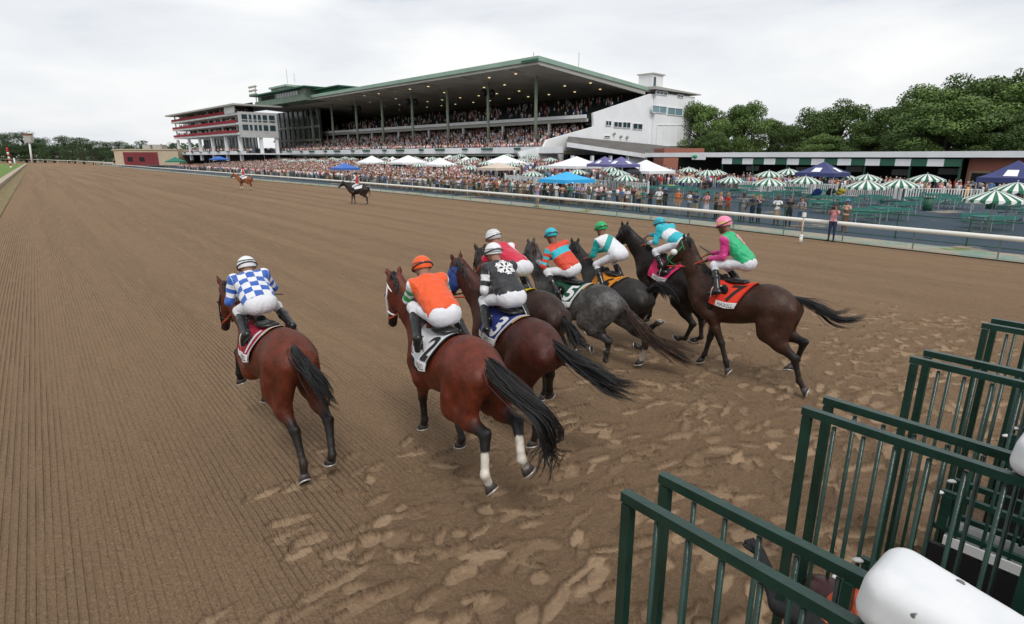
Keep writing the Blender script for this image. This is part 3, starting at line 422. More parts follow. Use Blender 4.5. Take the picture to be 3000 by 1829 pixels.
def glyph(txt,bold=.0):
    c=D.curves.new('t','FONT'); c.body=txt; c.size=1.; c.resolution_u=3; c.offset=.03 if len(txt)<2 else .0; o=D.objects.new('t',c); COL.objects.link(o); dg=bpy.context.evaluated_depsgraph_get()
    me=o.evaluated_get(dg).to_mesh(); bm=bmesh.new(); bm.from_mesh(me); o.evaluated_get(dg).to_mesh_clear()
    bmesh.ops.triangulate(bm,faces=bm.faces[:])
    for _ in range(2): bmesh.ops.subdivide_edges(bm,edges=[x for x in bm.edges if x.calc_length()>.12],cuts=1,use_grid_fill=False); bmesh.ops.triangulate(bm,faces=[f for f in bm.faces if len(f.verts)>3])
    V=np.array([v.co[:] for v in bm.verts]); Fc=[tuple(v.index for v in f.verts) for f in bm.faces]; bm.free(); D.objects.remove(o); D.curves.remove(c)
    V[:,0]-=(V[:,0].min()+V[:,0].max())/2; V[:,1]-=(V[:,1].min()+V[:,1].max())/2; V[:,:2]/=max(np.ptp(V[:,1]),1e-3); return V,Fc
def offm(o,bold=.0): return o
def cloth(e,bf,base,border,num,numcol,strip='',pad=None,xf=.40,xb=-.27,arc=1.62,emb=None):
    """number cloth draped over the back, v: -1 right hem .. 1 left hem"""
    def dr(u,v,off):
        u=np.asarray(u,float);v=np.asarray(v,float); a=np.abs(v); xbk=xb+.24*a; x=xf+(xbk-xf)*u; th=v*arc
        off=off+.010*np.sin(9*v+7*u)*a+.012*a; R_=np.array([trunk_ring(x_,np.array(t_),o_) for x_,t_,o_ in zip(x.ravel(),th.ravel(),np.broadcast_to(off,x.shape).ravel())]); return R_
    nu,nv=13,49; u,v=np.meshgrid(np.linspace(0,1,nu),np.linspace(-1,1,nv),indexing='ij')
    A=dr(u,v,.020);B=dr(u,v,.026); q=lambda i,j,o:o+i*nv+j; Fc=[];mi=[]
    for i in range(nu-1):
        for j in range(nv-1):
            b=1 if (i>=nu-2 or j<3 or j>=nv-4) else 0
            Fc.append((q(i,j,nu*nv),q(i,j+1,nu*nv),q(i+1,j+1,nu*nv),q(i+1,j,nu*nv))); mi.append(b); Fc.append((q(i,j,0),q(i+1,j,0),q(i+1,j+1,0),q(i,j+1,0))); mi.append(0)
    bd=[(i,0) for i in range(nu)]+[(nu-1,j) for j in range(1,nv)]+[(i,nv-1) for i in range(nu-2,-1,-1)]+[(0,j) for j in range(nv-2,0,-1)]
    for k in range(len(bd)):
        a,b=bd[k],bd[(k+1)%len(bd)]; Fc.append((q(*a,0),q(*b,0),q(*b,nu*nv),q(*a,nu*nv))); mi.append(1)
    c=mkobj('saddle_cloth',bf(np.vstack([A,B])),Fc,[base,border],e,True,mi)
    def onflap(txt,u0,v0,sz,m,nm,aspect=1.,s=1,thick=0):
        V,Fg=glyph(txt); xr=(xf-xb)*.8; uu=u0-V[:,0]*sz*aspect*s/xr*(-1); vv=s*(v0-V[:,1]*sz/.55); P=dr(uu,vv,.034); P2=dr(uu,vv,.030)
        mb=MB(); mb.add(bf(P),Fg); return mb.build(nm,m,c)
    for s in (1,-1):
        if num: onflap(num,.70,.54,.30,numcol,'number',1.,s)
    if strip:
        for s in (1,-1):
            uu,vv=np.meshgrid(np.linspace(.25,1,8),np.linspace(.84,.99,5),indexing='ij'); Pq=dr(uu,s*vv,.032); mkobj('name_strip',bf(Pq),[(i*5+j,i*5+j+1,i*5+j+6,i*5+j+5) for i in range(7) for j in range(4)],WHTM,c)
            onflap(strip,.62,.915,.055,LEATH,'lettering',1.,s)
    if pad is not None:
        uu,vv=np.meshgrid(np.linspace(1.0,1.07,3),np.linspace(-.42,.42,21),indexing='ij'); Pq=dr(uu,vv,.018); mkobj('saddle_pad',bf(Pq),[(i*21+j,i*21+j+1,i*21+j+22,i*21+j+21) for i in range(2) for j in range(20)],pad,e,True)
    # saddle and girth
    s_=SDF(); s_.ell((.13,0,1.55),(.19,.12,.040),.02); s_.ell((-.04,0,1.56),(.05,.09,.030),.03); s_.ell((.30,0,1.60),(.05,.06,.04),.03)
    for sg in (1,-1): s_.ell((.18,.255*sg,1.44),(.075,.012,.09),.03)
    V,Q=s_.mesh(.016); mkobj('saddle',bf(V),Q,LEATH,e,True)
    gb=MB(); th=np.linspace(math.radians(75),math.radians(285),26); 
    for dx in (0,): 
        A=np.array([trunk_ring(.36,np.array(t),.018) for t in th]);B=A+[.07,0,0]; n=len(th); gb.add(bf(np.vstack([A,B])),[(i,i+1,n+i+1,n+i) for i in range(n-1)])
    gb.build('girth',WHTM if strip=='P' else LEATH,e,True)
    return c
def silk_mat(name,fn,rough=.5):
    m=D.materials.new(name); m.use_nodes=True; t=NT(m); at=t.n('ShaderNodeAttribute',attribute_name='pat'); sx=t.n('ShaderNodeSeparateXYZ',{0:at.outputs['Vector']})
    u,v,w_=sx.outputs[0],sx.outputs[1],sx.outputs[2]; c=fn(t,u,v); isl=t.m_('GREATER_THAN',w_,.5); t.set('Base Color',t.mix(isl,c[0],c[1])); t.set('Roughness',rough); t.set('Sheen Weight',.15)
    n=t.noise(11,4,.55,t.coord(),1.2); t.bump(n,.55,.03); return m
def solid(a,b): return lambda t,u,v:(t.mix(0.,a,a),t.mix(0.,b,b))
def band(t,x,a,b): return t.m_('MULTIPLY',t.m_('GREATER_THAN',x,a),t.m_('LESS_THAN',x,b))
def stripes(t,x,p,d=.5,o=0.): return t.m_('LESS_THAN',t.m_('FRACT',t.m_('ADD',t.m_('DIVIDE',x,p),o+10.)),d)
BRE=mat('white_breeches',(.68,.68,.71),.7,bump=(9,.35)); SKIN=mat('skin',(.30,.15,.10),.55); SKIND=mat('tanned_skin',(.17,.075,.045),.55); GLV=mat('dark_glove',(.02,.02,.02),.6); BOOT=mat('black_riding_boot',(.015,.015,.016),.22); GOG=mat('dark_goggles',(.02,.02,.025),.1)
def jockey(P,bf,root,label,silk,capm,bandm,head,emblem=None,whip=None,rein=ORGR,skin=SKIN,peak=None,hh=.0125,boots=BOOT,breech=BRE,scale=1.,name='person',pose='crouch',mouthtube=True,cat='person',helmet='helmet'):
    P={k:np.array(v,float) for k,v in P.items()}; X,Y,Z,yaw,pit=root; e=empty(name,(X,Y,0),yaw,label,cat,'riders')
    q,n,h=P['q'],P['n'],P['h']; l=unit(P['sl']-P['sr']); U_=np.array([0,0,1.]); ta=unit(q-n); TL=np.linalg.norm(q-n); bk=unit(np.cross(l,ta)); bk=bk if bk[2]>0 else -bk
    hf=unit(np.array([1,0,-.12]) if pose!='up' else np.array([1,0,0])); cf=unit(n-q); 
    def torso(S,r):
        for s in (1,-1): S.cone(q+l*s*.075-bk*.015,n+ta*.10+l*s*.085-bk*.055,.100+r,.098+r,.07)
        S.cone(n+ta*.06+l*.0-bk*.05,(P['sl']+P['sr'])/2-bk*.02,.09+r,.08+r,.06)
        for s in 'lr': S.ell(P['s'+s]-bk*.02,np.array([.068]*3)+r,.05)
    def arms(S,r,r2=None):
        for s in 'lr': S.cone(P['s'+s]-bk*.02,P['e'+s],.056+r,.045+r,.03); S.cone(P['e'+s],P['a'+s]+(P['e'+s]-P['a'+s])*.12,.045+r,.030+r,.02)
    def legs(S,r):
        S.cone(q+l*.062-bk*.02+ta*.02,q-l*.062-bk*.02+ta*.02,.098+r,.098+r,.06)
        for s,sg in (('l',1),('r',-1)): S.cone(q+l*sg*.075-bk*.02+ta*.02,P['k'+s],.088+r,.058+r,.08)
    body=SDF(); torso(body,-.012); arms(body,-.010); legs(body,-.012)
    for s in 'lr': body.cone(P['k'+s],P['b'+s],.052,.038,.03); body.cone(P['b'+s],P['t'+s],.036,.03,.02)
    hc=h+U_*-.01; fa=unit(np.cross(l,U_)); fa=fa if fa[0]>0 else -fa; fa=unit(fa+U_*(-.25 if pose!='up' else 0)); fu=unit(U_-fa*(U_@fa)); fl=np.cross(fu,fa)
    body.ell(hc,(.098,.078,.105),.02); body.cone(hc-fu*.05+fa*.03,hc-fu*.115+fa*.055,.062,.035,.03); body.cone(n-bk*.03,hc-fu*.05-fa*.02,.056,.052,.04)
    body.cone(hc+fa*.095-fu*.01,hc+fa*.118-fu*.045,.010,.014,.012); body.ell(hc+fa*.092-fu*.078,(.016,.022,.009),.008)
    for s in (1,-1): body.ell(hc+fl*s*.078-fa*.005-fu*.01,(.018,.010,.028),.01); body.ell(hc+fa*.082+fl*s*.03-fu*.005,(.012,.014,.009),.006)
    V,Q=body.mesh(hh); bm_=MB(); bm_.add(bf(V),Q.tolist())
    for s,sg in (('l',1),('r',-1)):    # hands closed on the rein
        a=P['a'+s]; d=unit(a-P['e'+s]); pl=unit(np.cross(d,(0,sg,0))) ; pl=pl if pl[2]<0 else -pl; ac=unit(np.cross(d,pl)); ac=ac*sg
        bm_.sph(bf(a+d*.01),(.036,.030,.032),10,7)
        for i in range(4):
            b0=a+d*.038+ac*(.026-.018*i)*-1; ln=(.036,.040,.038,.031)[i]; p1=b0+d*ln*.45+pl*.012; p2=b0+d*ln*.5+pl*.034; p3=b0+d*.004+pl*.042
            bm_.tube(bf(np.array([b0-d*.015,p1,p2,p3])),[.010,.0095,.009,.0075],6)
        t0=a+ac*.022*-sg; bm_.tube(bf(np.array([a-d*.0+ac*.026,a+d*.03+ac*.034+pl*.012,a+d*.045+ac*.018+pl*.028])),[.012,.011,.008],6)
    bm_.build('body',skin,e,True)
    ja=SDF(); torso(ja,.008); arms(ja,.012); ja.cone(n-ta*-.18-bk*.04,q-ta*.055-bk*.02,.118,.136,.05,l,1.22); V,Q=ja.mesh(hh)
    dt=np.minimum(segd(V,n,q)[0]-.16,9); best=np.full(len(V),9.);us=np.zeros(len(V))
    for s in 'lr':
        d0,t0=segd(V,P['s'+s]-bk*.02+unit(P['e'+s]-P['s'+s])*.04,P['e'+s]);d1,t1=segd(V,P['e'+s],P['a'+s]); L0=np.linalg.norm(P['e'+s]-P['s'+s])
        m=d0<best; best=np.where(m,d0,best);us=np.where(m,t0*L0,us); m=d1<best; best=np.where(m,d1,best);us=np.where(m,L0+t1*.25,us)
    sl=((best-.055)<dt*.8).astype(float); ut=(V-n)@ta; vt=(V-(n+q)/2)@l; front=((V-(n+q)/2)@bk)
    V=wrinkle(V,Q,.014,.24,int(abs(X)*50)); mkobj('silks',bf(V),Q,silk,e,True,attrs={'pat':('FLOAT_VECTOR',np.stack([np.where(sl>.5,us,ut),vt,sl],1))})
    br=SDF(); legs(br,.006); br.cone(q+ta*.03-bk*.02,q-ta*.03-bk*.02,.098,.09,.07,l,1.25)
    for s in 'lr': br.cone(P['k'+s],P['k'+s]+(P['b'+s]-P['k'+s])*.25,.062,.05,.03)
    V,Q=br.mesh(hh); V=wrinkle(V,Q,.007,.20,int(abs(Y)*50),(1,1.6,1)); mkobj('breeches',bf(V),Q,breech,e,True)
    for s,sg in (('l',1),('r',-1)):
        b=SDF(); k,a,t_=P['k'+s],P['b'+s],P['t'+s]; b.cone(k+(a-k)*.26,k+(a-k)*.45,.056,.060,.02); b.cone(k+(a-k)*.45,a,.058,.044,.02); b.cone(a,t_,.046,.036,.03); b.ell(a-unit(t_-a)*.03-U_*.015,(.04,.035,.035),.02)
        V,Q=b.mesh(hh); mkobj('boot',bf(V),Q,boots,e,True)
        sb=MB(); m_=a+(t_-a)*.62-U_*.04; L_=unit(np.cross(t_-a,U_)); an=np.linspace(-.3,math.pi+.3,13); sb.tube(bf(m_+np.outer(np.cos(an),L_)*.06+np.outer(np.sin(an),U_)*.13-U_*.0),.007,5); sb.tube(bf(np.array([m_+U_*.13,np.array([.17,.22*sg,1.50])])),.010,5)
        sb.build('stirrup',SHOE,head['horse'],True)
    # helmet: dome, band, peak, goggle strap
    hb=MB(); nu,nv=24,12; V=[];Fc=[];mi=[]
    for i in range(nv+1):
        ph=math.radians(108)*i/nv
        for j in range(nu): b=2*math.pi*j/nu; dpt=1.0+.10*max(0,math.sin(b+math.pi/2))*0; V.append(h+fu*(.118*math.cos(ph)+.005)+fa*(.128*math.sin(ph)*math.cos(b))+fl*(.112*math.sin(ph)*math.sin(b)))
    for i in range(nv):
        for j in range(nu): Fc.append((i*nu+j,(i+1)*nu+j,(i+1)*nu+(j+1)%nu,i*nu+(j+1)%nu)); mi.append(1 if i in head.get('bands',()) else 0)
    hm=mkobj(helmet,bf(np.array(V)),Fc,[capm,bandm],e,True,mi)
    pk=MB(); an=np.linspace(-1.05,1.05,11); p0=[h+fa*.118*math.cos(a)+fl*.105*math.sin(a)+fu*.008 for a in an]; p1=[h+fa*(.118*math.cos(a)+.055*math.cos(a))+fl*.112*math.sin(a)-fu*.012 for a in an]
    pv=np.array(p0+p1+[x-fu*.006 for x in p0]+[x-fu*.006 for x in p1]); k=11; pk.add(bf(pv),[(i,i+1,k+i+1,k+i) for i in range(k-1)]+[(2*k+i,3*k+i,3*k+i+1,2*k+i+1) for i in range(k-1)]+[(k+i,k+i+1,3*k+i+1,3*k+i) for i in range(k-1)]); pk.build('peak',peak or capm,hm,True)
    gb=MB(); an=np.linspace(0,2*math.pi,25); gb.tube(bf(np.array([h+fa*.131*math.cos(a)+fl*.116*math.sin(a)+fu*(-.01+.035*(-math.cos(a))) for a in an])),.009,5); 
    gb.sph(bf(hc+fa*.10+fu*.0+fl*.03),(.022,.03,.022),8,6);gb.sph(bf(hc+fa*.10+fu*.0-fl*.03),(.022,.03,.022),8,6); gb.build('goggles',GOG,e,True)
    # reins from the bit to both hands
    Pp,ax,la,do=head['frame']; rb=MB()
    for s,sg in (('l',1),('r',-1)):
        m0=Pp+ax*.50+la*sg*.066-do*.03; a=P['a'+s]; md=(m0+a)/2-U_*.06; md[1]=sg*max(abs(md[1]),.10); rb.tube(bf(catmull([m0,md,a],5)),.0125,5)
    if mouthtube: rb.build('reins',rein,head['horse'],True)
    if emblem: emblem(e,bf,n,q,l,ta,bk)
    if whip is not None:
        a=P['a'+whip[0]]; wb=MB(); d=unit(np.array(whip[1])); wb.tube(bf(np.array([a-d*.10,a+d*.15,a+d*whip[2]])),[.011,.010,.006],6); wb.build('whip',LEATH,e,True)
        # the whip is carried, kept with the rider's gear
    return e
def on_back(e,bf,n,q,l,ta,bk,V,Fc,m,c=.24,w=1.,nm='emblem',lat=0.):
    """lay a flat shape on the curved back of the silks by casting it onto the jacket"""
    from mathutils.bvhtree import BVHTree
    j=[o for o in e.children if o.name.startswith('silks')][0]; bv=BVHTree.FromPolygons([v.co[:] for v in j.data.vertices],[tuple(p.vertices) for p in j.data.polygons])
    o0=bf(n);d_b=bf(n+bk)-o0;d_t=bf(n+ta)-o0;d_l=bf(n+l)-o0; out=[]
    for x,y,*_ in V:
        p=o0+d_t*(c-y*w)+d_l*(lat-x*w)+d_b*.5; r=bv.ray_cast(Vector(p),Vector(-d_b)); out.append((np.array(r[0])+d_b*.006) if r[0] is not None else p-d_b*.4)
    mb=MB(); mb.add(out,Fc); return mb.build(nm,m,e)
def subdiv2(V,Fc,m=.06):
    bm=bmesh.new(); vs=[bm.verts.new((x,y,0)) for x,y in V]; [bm.faces.new([vs[i] for i in f]) for f in Fc]
    bmesh.ops.triangulate(bm,faces=bm.faces[:]); 
    for _ in range(2): bmesh.ops.subdivide_edges(bm,edges=[x for x in bm.edges if x.calc_length()>m],cuts=1); bmesh.ops.triangulate(bm,faces=[f for f in bm.faces if len(f.verts)>3])
    bm.verts.index_update(); A=[tuple(v.co[:2]) for v in bm.verts];B=[tuple(v.index for v in f.verts) for f in bm.faces]; bm.free(); return A,B
def snowflake(e,bf,n,q,l,ta,bk):
    for k in range(6):
        a=k*math.pi/3+math.pi/6; c,s=math.cos(a),math.sin(a); R=lambda x,y:(c*x-s*y,s*x+c*y)
        for (x0,y0,x1,y1,w_) in ((.012,0,.125,0,.013),(.06,0,.10,.045,.010),(.06,0,.10,-.045,.010),(.095,0,.125,.028,.009),(.095,0,.125,-.028,.009)):
            L_=math.hypot(x1-x0,y1-y0); nx,ny=-(y1-y0)/L_*w_,(x1-x0)/L_*w_; V,Fc=subdiv2([R(x0+nx,y0+ny),R(x1+nx,y1+ny),R(x1-nx,y1-ny),R(x0-nx,y0-ny)],[(0,1,2,3)],.04); on_back(e,bf,n,q,l,ta,bk,V,Fc,WHTM,c=.16,lat=-.02)
def letter(txt,m,c,sz,lat=0.):
    def f(e,bf,n,q,l,ta,bk):
        V,Fc=glyph(txt); on_back(e,bf,n,q,l,ta,bk,V*sz,Fc,m,c=c,lat=lat)
    return f
# ---- the eight runners
RED=(.42,.008,.02); BLU=(.02,.10,.42); WH=(.72,.72,.74); TEAL=(.0,.30,.28); TURQ=(.015,.42,.50); ORG=(.75,.085,.008); ORED=(.62,.045,.012); GRN=(.005,.30,.06); PNK=(.66,.04,.24)
CM={k:mat('cloth_'+k,c,.75,bump=(40,.25)) for k,c in dict(red=(.36,.006,.03),white=(.68,.68,.70),blue=(.012,.025,.16),yellow=(.80,.60,.0),green=(.0,.06,.025),black=(.012,.012,.012),orange=(.72,.035,.008),pink=(.62,.02,.12),gold=(.70,.25,.01)).items()}
HM={k:mat('cap_'+k,c,.38,bump=(25,.15)) for k,c in dict(white=(.72,.72,.72),black=(.02,.02,.02),orange=(.75,.10,.01),darkorange=(.25,.03,.01),grey=(.25,.25,.26),turq=TURQ,dteal=(.0,.12,.16),green=(.01,.38,.10),dgreen=(.01,.16,.06),pink=(.85,.25,.38),yellow=(.80,.65,.08),lgrey=(.45,.45,.45)).items()}
s1=silk_mat('blue_white_check_silk',lambda t,u,v:(lambda A,B:(t.mix(t.m_('ABSOLUTE',t.m_('SUBTRACT',A,B)),WH,BLU),t.mix(stripes(t,u,.13,.5,.3),WH,BLU)))(stripes(t,u,.19,.5,.1),stripes(t,v,.19,.5,.25)))
s2=silk_mat('orange_silk',lambda t,u,v:(t.mix(0.,ORG,ORG),t.mix(stripes(t,u,.15,.42,.35),GRN,WH)))
s3=silk_mat('black_silk',lambda t,u,v:(t.mix(0.,(.015,.015,.016),WH),t.mix(stripes(t,u,.17,.45,.1),WH,(.015,.015,.016))))
s4=silk_mat('red_silk',lambda t,u,v:(t.mix(band(t,v,-.17,-.085),(.55,.008,.04),WH),t.mix(0.,(.55,.008,.04),WH)))
s5=silk_mat('orange_red_silk_with_hoop',lambda t,u,v:(t.mix(band(t,u,.13,.26),ORED,TURQ),t.mix(stripes(t,u,.12,.45,.2),ORED,TURQ)))
s6=silk_mat('white_silk_with_teal_sash',lambda t,u,v:(t.mix(band(t,t.m_('ADD',u,t.m_('MULTIPLY',v,-.9)),.10,.24),WH,TEAL),t.mix(0.,TEAL,WH)))
s8=silk_mat('turquoise_silk_with_hoop',lambda t,u,v:(t.mix(band(t,u,.17,.34),TURQ,WH),t.mix(band(t,u,.30,.45),TURQ,(.75,.60,.64))))
s7=silk_mat('green_silk',lambda t,u,v:(t.mix(0.,(.015,.42,.17),WH),t.mix(0.,PNK,WH)))
def runner(k,hl,jl,hk,jk,ck):
    root,P=FIT[k]; e,bf,ibf,P,fr=horse(P,root,hl,group='racehorses leaving the gate',**hk); c=cloth(e,bf,**ck)
    jk=dict(jk); hd=dict(jk.pop('head',{})); hd.update(horse=e,frame=fr); j=jockey(P,bf,root,jl,head=hd,**jk); j['group']='jockeys in the race'; return e,j
PADT=TAN
runner(1,'bay racehorse with red number cloth running alone on the left','jockey in blue and white checked silks and white cap crouching on the leftmost horse',
 dict(coat=BAY,tail=[(868,1040,-.10),(905,1075,-.18),(940,1120,-.22),(968,1170,-.22),(980,1215,-.2)],tailw=(.04,.10,.13,.13,.11,.09)),
 dict(silk=s1,capm=HM['white'],bandm=HM['black'],head=dict(bands=(7,)),whip=('r',(-.55,-.55,-.05),.42)),dict(base=CM['red'],border=CM['white'],num='1',numcol=CM['white'],strip='HASKELL',pad=PADT))
runner(2,'bay racehorse with white bandages behind and white number 2 cloth, second from left','jockey in plain orange silks with green sleeves and orange cap',
 dict(coat=(.125,.023,.009),socks={'hl':.45,'hr':.40},bridle=WHTM,tail=[(1440,1080,-.08),(1470,1120,-.20),(1520,1165,-.3),(1575,1210,-.4),(1605,1260,-.42),(1617,1320,-.42),(1600,1370,-.4),(1572,1405,-.38)],tailw=(.04,.11,.13,.11,.06,.035,.035,.03,.02)),
 dict(silk=s2,capm=HM['orange'],bandm=HM['darkorange'],head=dict(bands=(8,))),dict(base=CM['white'],border=CM['black'],num='2',numcol=CM['black'],strip='HASKELL',pad=None))
runner(3,'dark bay racehorse wearing a blue hood and blue number 3 cloth','jockey in black silks with a white snowflake on the back',
 dict(coat=(.062,.014,.008),hood=BLUM,tail=[(1650,1030,-.1),(1700,1065,-.25),(1745,1093,-.35),(1790,1126,-.42),(1835,1146,-.45),(1885,1160,-.48)],tailw=(.04,.10,.14,.13,.12,.10,.12)),
 dict(silk=s3,capm=HM['white'],bandm=HM['grey'],head=dict(bands=(8,10)),emblem=snowflake),dict(base=CM['blue'],border=CM['white'],num='3',numcol=CM['white'],strip='HASKELL',pad=PADT))
runner(4,'brown racehorse with yellow number cloth, mostly hidden behind the snowflake jockey','jockey in red silks with a white sash and grey striped cap',
 dict(coat=(.032,.013,.008),socks={'hr':.6},tail=[(1650,935,-.08),(1672,965,-.2),(1695,1000,-.3),(1712,1028,-.35)],tailw=(.04,.07,.08,.06,.03)),
 dict(silk=s4,capm=HM['lgrey'],bandm=HM['white'],head=dict(bands=(4,6,8,9))),dict(base=CM['yellow'],border=CM['yellow'],num='4',numcol=CM['black'],pad=None))
runner(5,'dappled grey racehorse with green number 5 cloth and one white hind foot','jockey in orange red silks with a turquoise hoop and turquoise cap',
 dict(coat=GREY,ptshade=.9,cmat=COATG,hair=HAIRB,socks={'hr':.55},tail=[(1848,925,-.08),(1887,965,-.2),(1919,1000,-.28),(1963,1028,-.36),(2010,1058,-.42),(2040,1075,-.46)],tailw=(.04,.10,.14,.12,.10,.12,.16)),
 dict(silk=s5,capm=HM['turq'],bandm=HM['dteal'],head=dict(bands=(8,)),skin=SKIND),dict(base=CM['green'],border=CM['white'],num='5',numcol=CM['white'],strip='HASKELL',pad=PADT))
runner(6,'dark grey racehorse with black and gold number 6 cloth behind the dappled grey','jockey in white silks with a teal sash and green cap',
 dict(coat=DGREY,ptshade=.5,tail=[(1908,848,.0),(1938,836,-.15),(1966,860,-.28),(1988,900,-.36)],tailw=(.04,.07,.09,.09,.08)),
 dict(silk=s6,capm=HM['green'],bandm=HM['dgreen'],head=dict(bands=(8,)),skin=SKIND),dict(base=CM['gold'],border=CM['gold'],num='6',numcol=CM['black'],pad=PADT))
runner(8,'dark brown racehorse with pink number cloth, farthest from the camera in the bunch','jockey in turquoise silks with a white hoop leaning low over the farthest horse',
 dict(coat=BRN,tail=None),dict(silk=s8,capm=HM['turq'],bandm=HM['dteal'],head=dict(bands=(6,8)),whip=('l',(.35,.1,.35),.12)),dict(base=CM['pink'],border=CM['pink'],num='8',numcol=CM['black'],strip='HASKELL',pad=None))
def pinkD(e,bf,n,q,l,ta,bk): letter('D',mat('pink_letter',(.75,.30,.34),.6),.17,.20,-.03)(e,bf,n,q,l,ta,bk)
runner(7,'dark bay racehorse in green bridle and orange number 7 cloth, rightmost of the field','jockey in green silks with pink sleeves and pink cap on the rightmost horse',
 dict(coat=(.048,.019,.010),bridle=GRNM,cups=True,tail=[(2357,884,-.05),(2390,897,-.15),(2420,915,-.22),(2455,936,-.26),(2500,938,-.32),(2548,924,-.36)],tailw=(.04,.07,.10,.10,.09,.08,.07)),
 dict(silk=s7,capm=HM['pink'],bandm=HM['yellow'],head=dict(bands=(9,)),emblem=pinkD,whip=('r',(.55,.1,.30),.22),skin=SKIND),dict(base=CM['orange'],border=CM['orange'],num='7',numcol=CM['black'],strip='HASKELL',pad=None))
# ================================================================ the place: frame along the track
AT=math.radians(39.3); dv=np.array([-math.sin(AT),math.cos(AT)]); ev=np.array([math.cos(AT),math.sin(AT)])
def W(s,t,z=0.): p=dv*s+ev*t; return np.array([p[0],p[1],z])
def st_of(p): return float(np.dot(p[:2],dv)),float(np.dot(p[:2],ev))
DZ=-.6
RAIL=[(-16,28.9),(0,29.5),(9.4,30.),(20,30.8),(35,31.5),(58,31.5),(82,31.1),(116,29.7),(199,27.2),(304,26.1),(392,25.8)]
def ztr(t): # the dirt falls away to the outer rail
    u=np.clip((np.asarray(t)-10)/17,0,1); return DZ*u*u*(3-2*u)
def railt(s): a=np.array(RAIL); return np.interp(s,a[:,0],a[:,1])
def zg(s,t): # the apron climbs gently towards the grandstand
    return DZ+2.5*np.clip((np.asarray(t)-40)/34,0,1)*np.clip((np.asarray(s)-40)/40,0,1)
def vnoise(x,y,sc,seed):
    R=np.random.default_rng(seed); T=R.random((256,256)).astype(np.float32); X=x/sc+1000.;Y=y/sc+1000.; i=np.floor(X).astype(int);j=np.floor(Y).astype(int); fx=(X-i);fy=(Y-j); fx=fx*fx*(3-2*fx);fy=fy*fy*(3-2*fy)
    a=T[i%256,j%256];b=T[(i+1)%256,j%256];c=T[i%256,(j+1)%256];d=T[(i+1)%256,(j+1)%256]; return (a*(1-fx)+b*fx)*(1-fy)+(c*(1-fx)+d*fx)*fy
def track_sheet():
    na=940; an=np.linspace(math.radians(-74),math.radians(76),na); r=[1.6]
    while r[-1]<26: r.append(r[-1]*1.0042+.001)
    while r[-1]<520: r.append(r[-1]*1.035)
    r=np.array(r); nr=len(r); A,R_=np.meshgrid(an,r); x=(R_*np.sin(A)).astype(np.float32);y=(R_*np.cos(A)).astype(np.float32)
    s=x*dv[0]+y*dv[1]; t=x*ev[0]+y*ev[1]
    nx,ny=-math.sin(math.radians(35.5)),math.cos(math.radians(35.5)); sg=(x-.4)*nx+(y-1.8)*ny; lg=(x-.4)*ny-(y-1.8)*nx
    damp=np.clip((28.5-t)/1.0,0,1)*np.clip((t+1.5)/1.5,0,1)
    n1=vnoise(x,y,.9,1); n2=vnoise(x,y,.28,2); n3=vnoise(x,y,.09,3); n4=vnoise(x,y,.035,4)
    ch=np.clip((4.6-sg+(n1-.5)*2.4)/1.2,0,1)*np.clip((lg+.4+(n1-.5)*1.5)/1.0,0,1)
    z=(n1-.5)*.020+(n2-.5)*.012*(1+ch)+(n3-.5)*.010*(1+2.2*ch)+(n4-.5)*.009*(1+1.2*ch); z=z*np.clip(30/(R_+1e-3),0,1); tone=np.zeros_like(z); dk=np.zeros_like(z)
    RR=np.random.default_rng(11); B=[]
    for i in range(1500):
        l=RR.uniform(-.6,15);q=RR.uniform(-3,5.2)
        if q>4.2 and RR.random()<.6: continue
        B.append((l,q,RR.uniform(.08,.30)*(1.0 if q<3 else .75),RR.uniform(.035,.085),math.radians(RR.normal(-6,28)),RR.uniform(.016,.050)))
    for i in range(60): B.append((RR.uniform(-5,0),RR.uniform(1.0,3.6)-RR.uniform(0,1.2),RR.uniform(.12,.34),RR.uniform(.05,.09),math.radians(RR.normal(6,16)),RR.uniform(.012,.026)))
    for k,v in FIT.items():   # prints behind each runner
        X,Y=v[0][:2]
        for i in range(16): 
            f=RR.uniform(.3,4.5); B.append(((X-.4+.6*f)*ny-(Y-1.8-.78*f)*nx+RR.normal(0,.28),(X-.4+.6*f)*nx+(Y-1.8-.78*f)*ny,RR.uniform(.08,.18),RR.uniform(.06,.10),RR.uniform(-.5,.5),RR.uniform(.015,.035)))
    for l,q,a,b,th,dp in B:
        cx=.4+l*ny+q*nx; cy=1.8-l*nx+q*ny
        rr=math.hypot(cx,cy); aa=math.atan2(cx,cy); m=a*1.5
        if rr<1.8 or cy<.2: continue
        j0,j1=np.searchsorted(an,[aa-m/rr,aa+m/rr]); i0,i1=np.searchsorted(r,[rr-m,rr+m])
        if j1<=j0 or i1<=i0: continue
        S_=(slice(i0,i1),slice(j0,j1)); X=x[S_]-cx;Y=y[S_]-cy; w1=(n2[S_]-.5)*.10+(n3[S_]-.5)*.05; w2=(n3[S_]-.5)*.06+(n4[S_]-.5)*.02
        th2=th+math.radians(35.5); u=(X*math.cos(th2)+Y*math.sin(th2)+w1)/a; v=(-X*math.sin(th2)+Y*math.cos(th2)+w2)/b; d=np.sqrt(u*u+v*v)
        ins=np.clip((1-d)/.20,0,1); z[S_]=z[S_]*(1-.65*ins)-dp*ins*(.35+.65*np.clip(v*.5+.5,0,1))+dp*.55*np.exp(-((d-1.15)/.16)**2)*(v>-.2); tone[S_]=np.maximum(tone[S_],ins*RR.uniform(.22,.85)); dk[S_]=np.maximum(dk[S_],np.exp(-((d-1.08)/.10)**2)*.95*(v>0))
    z=z*damp+ztr(t); mm=np.stack([tone,dk*(1-tone),ch],-1)
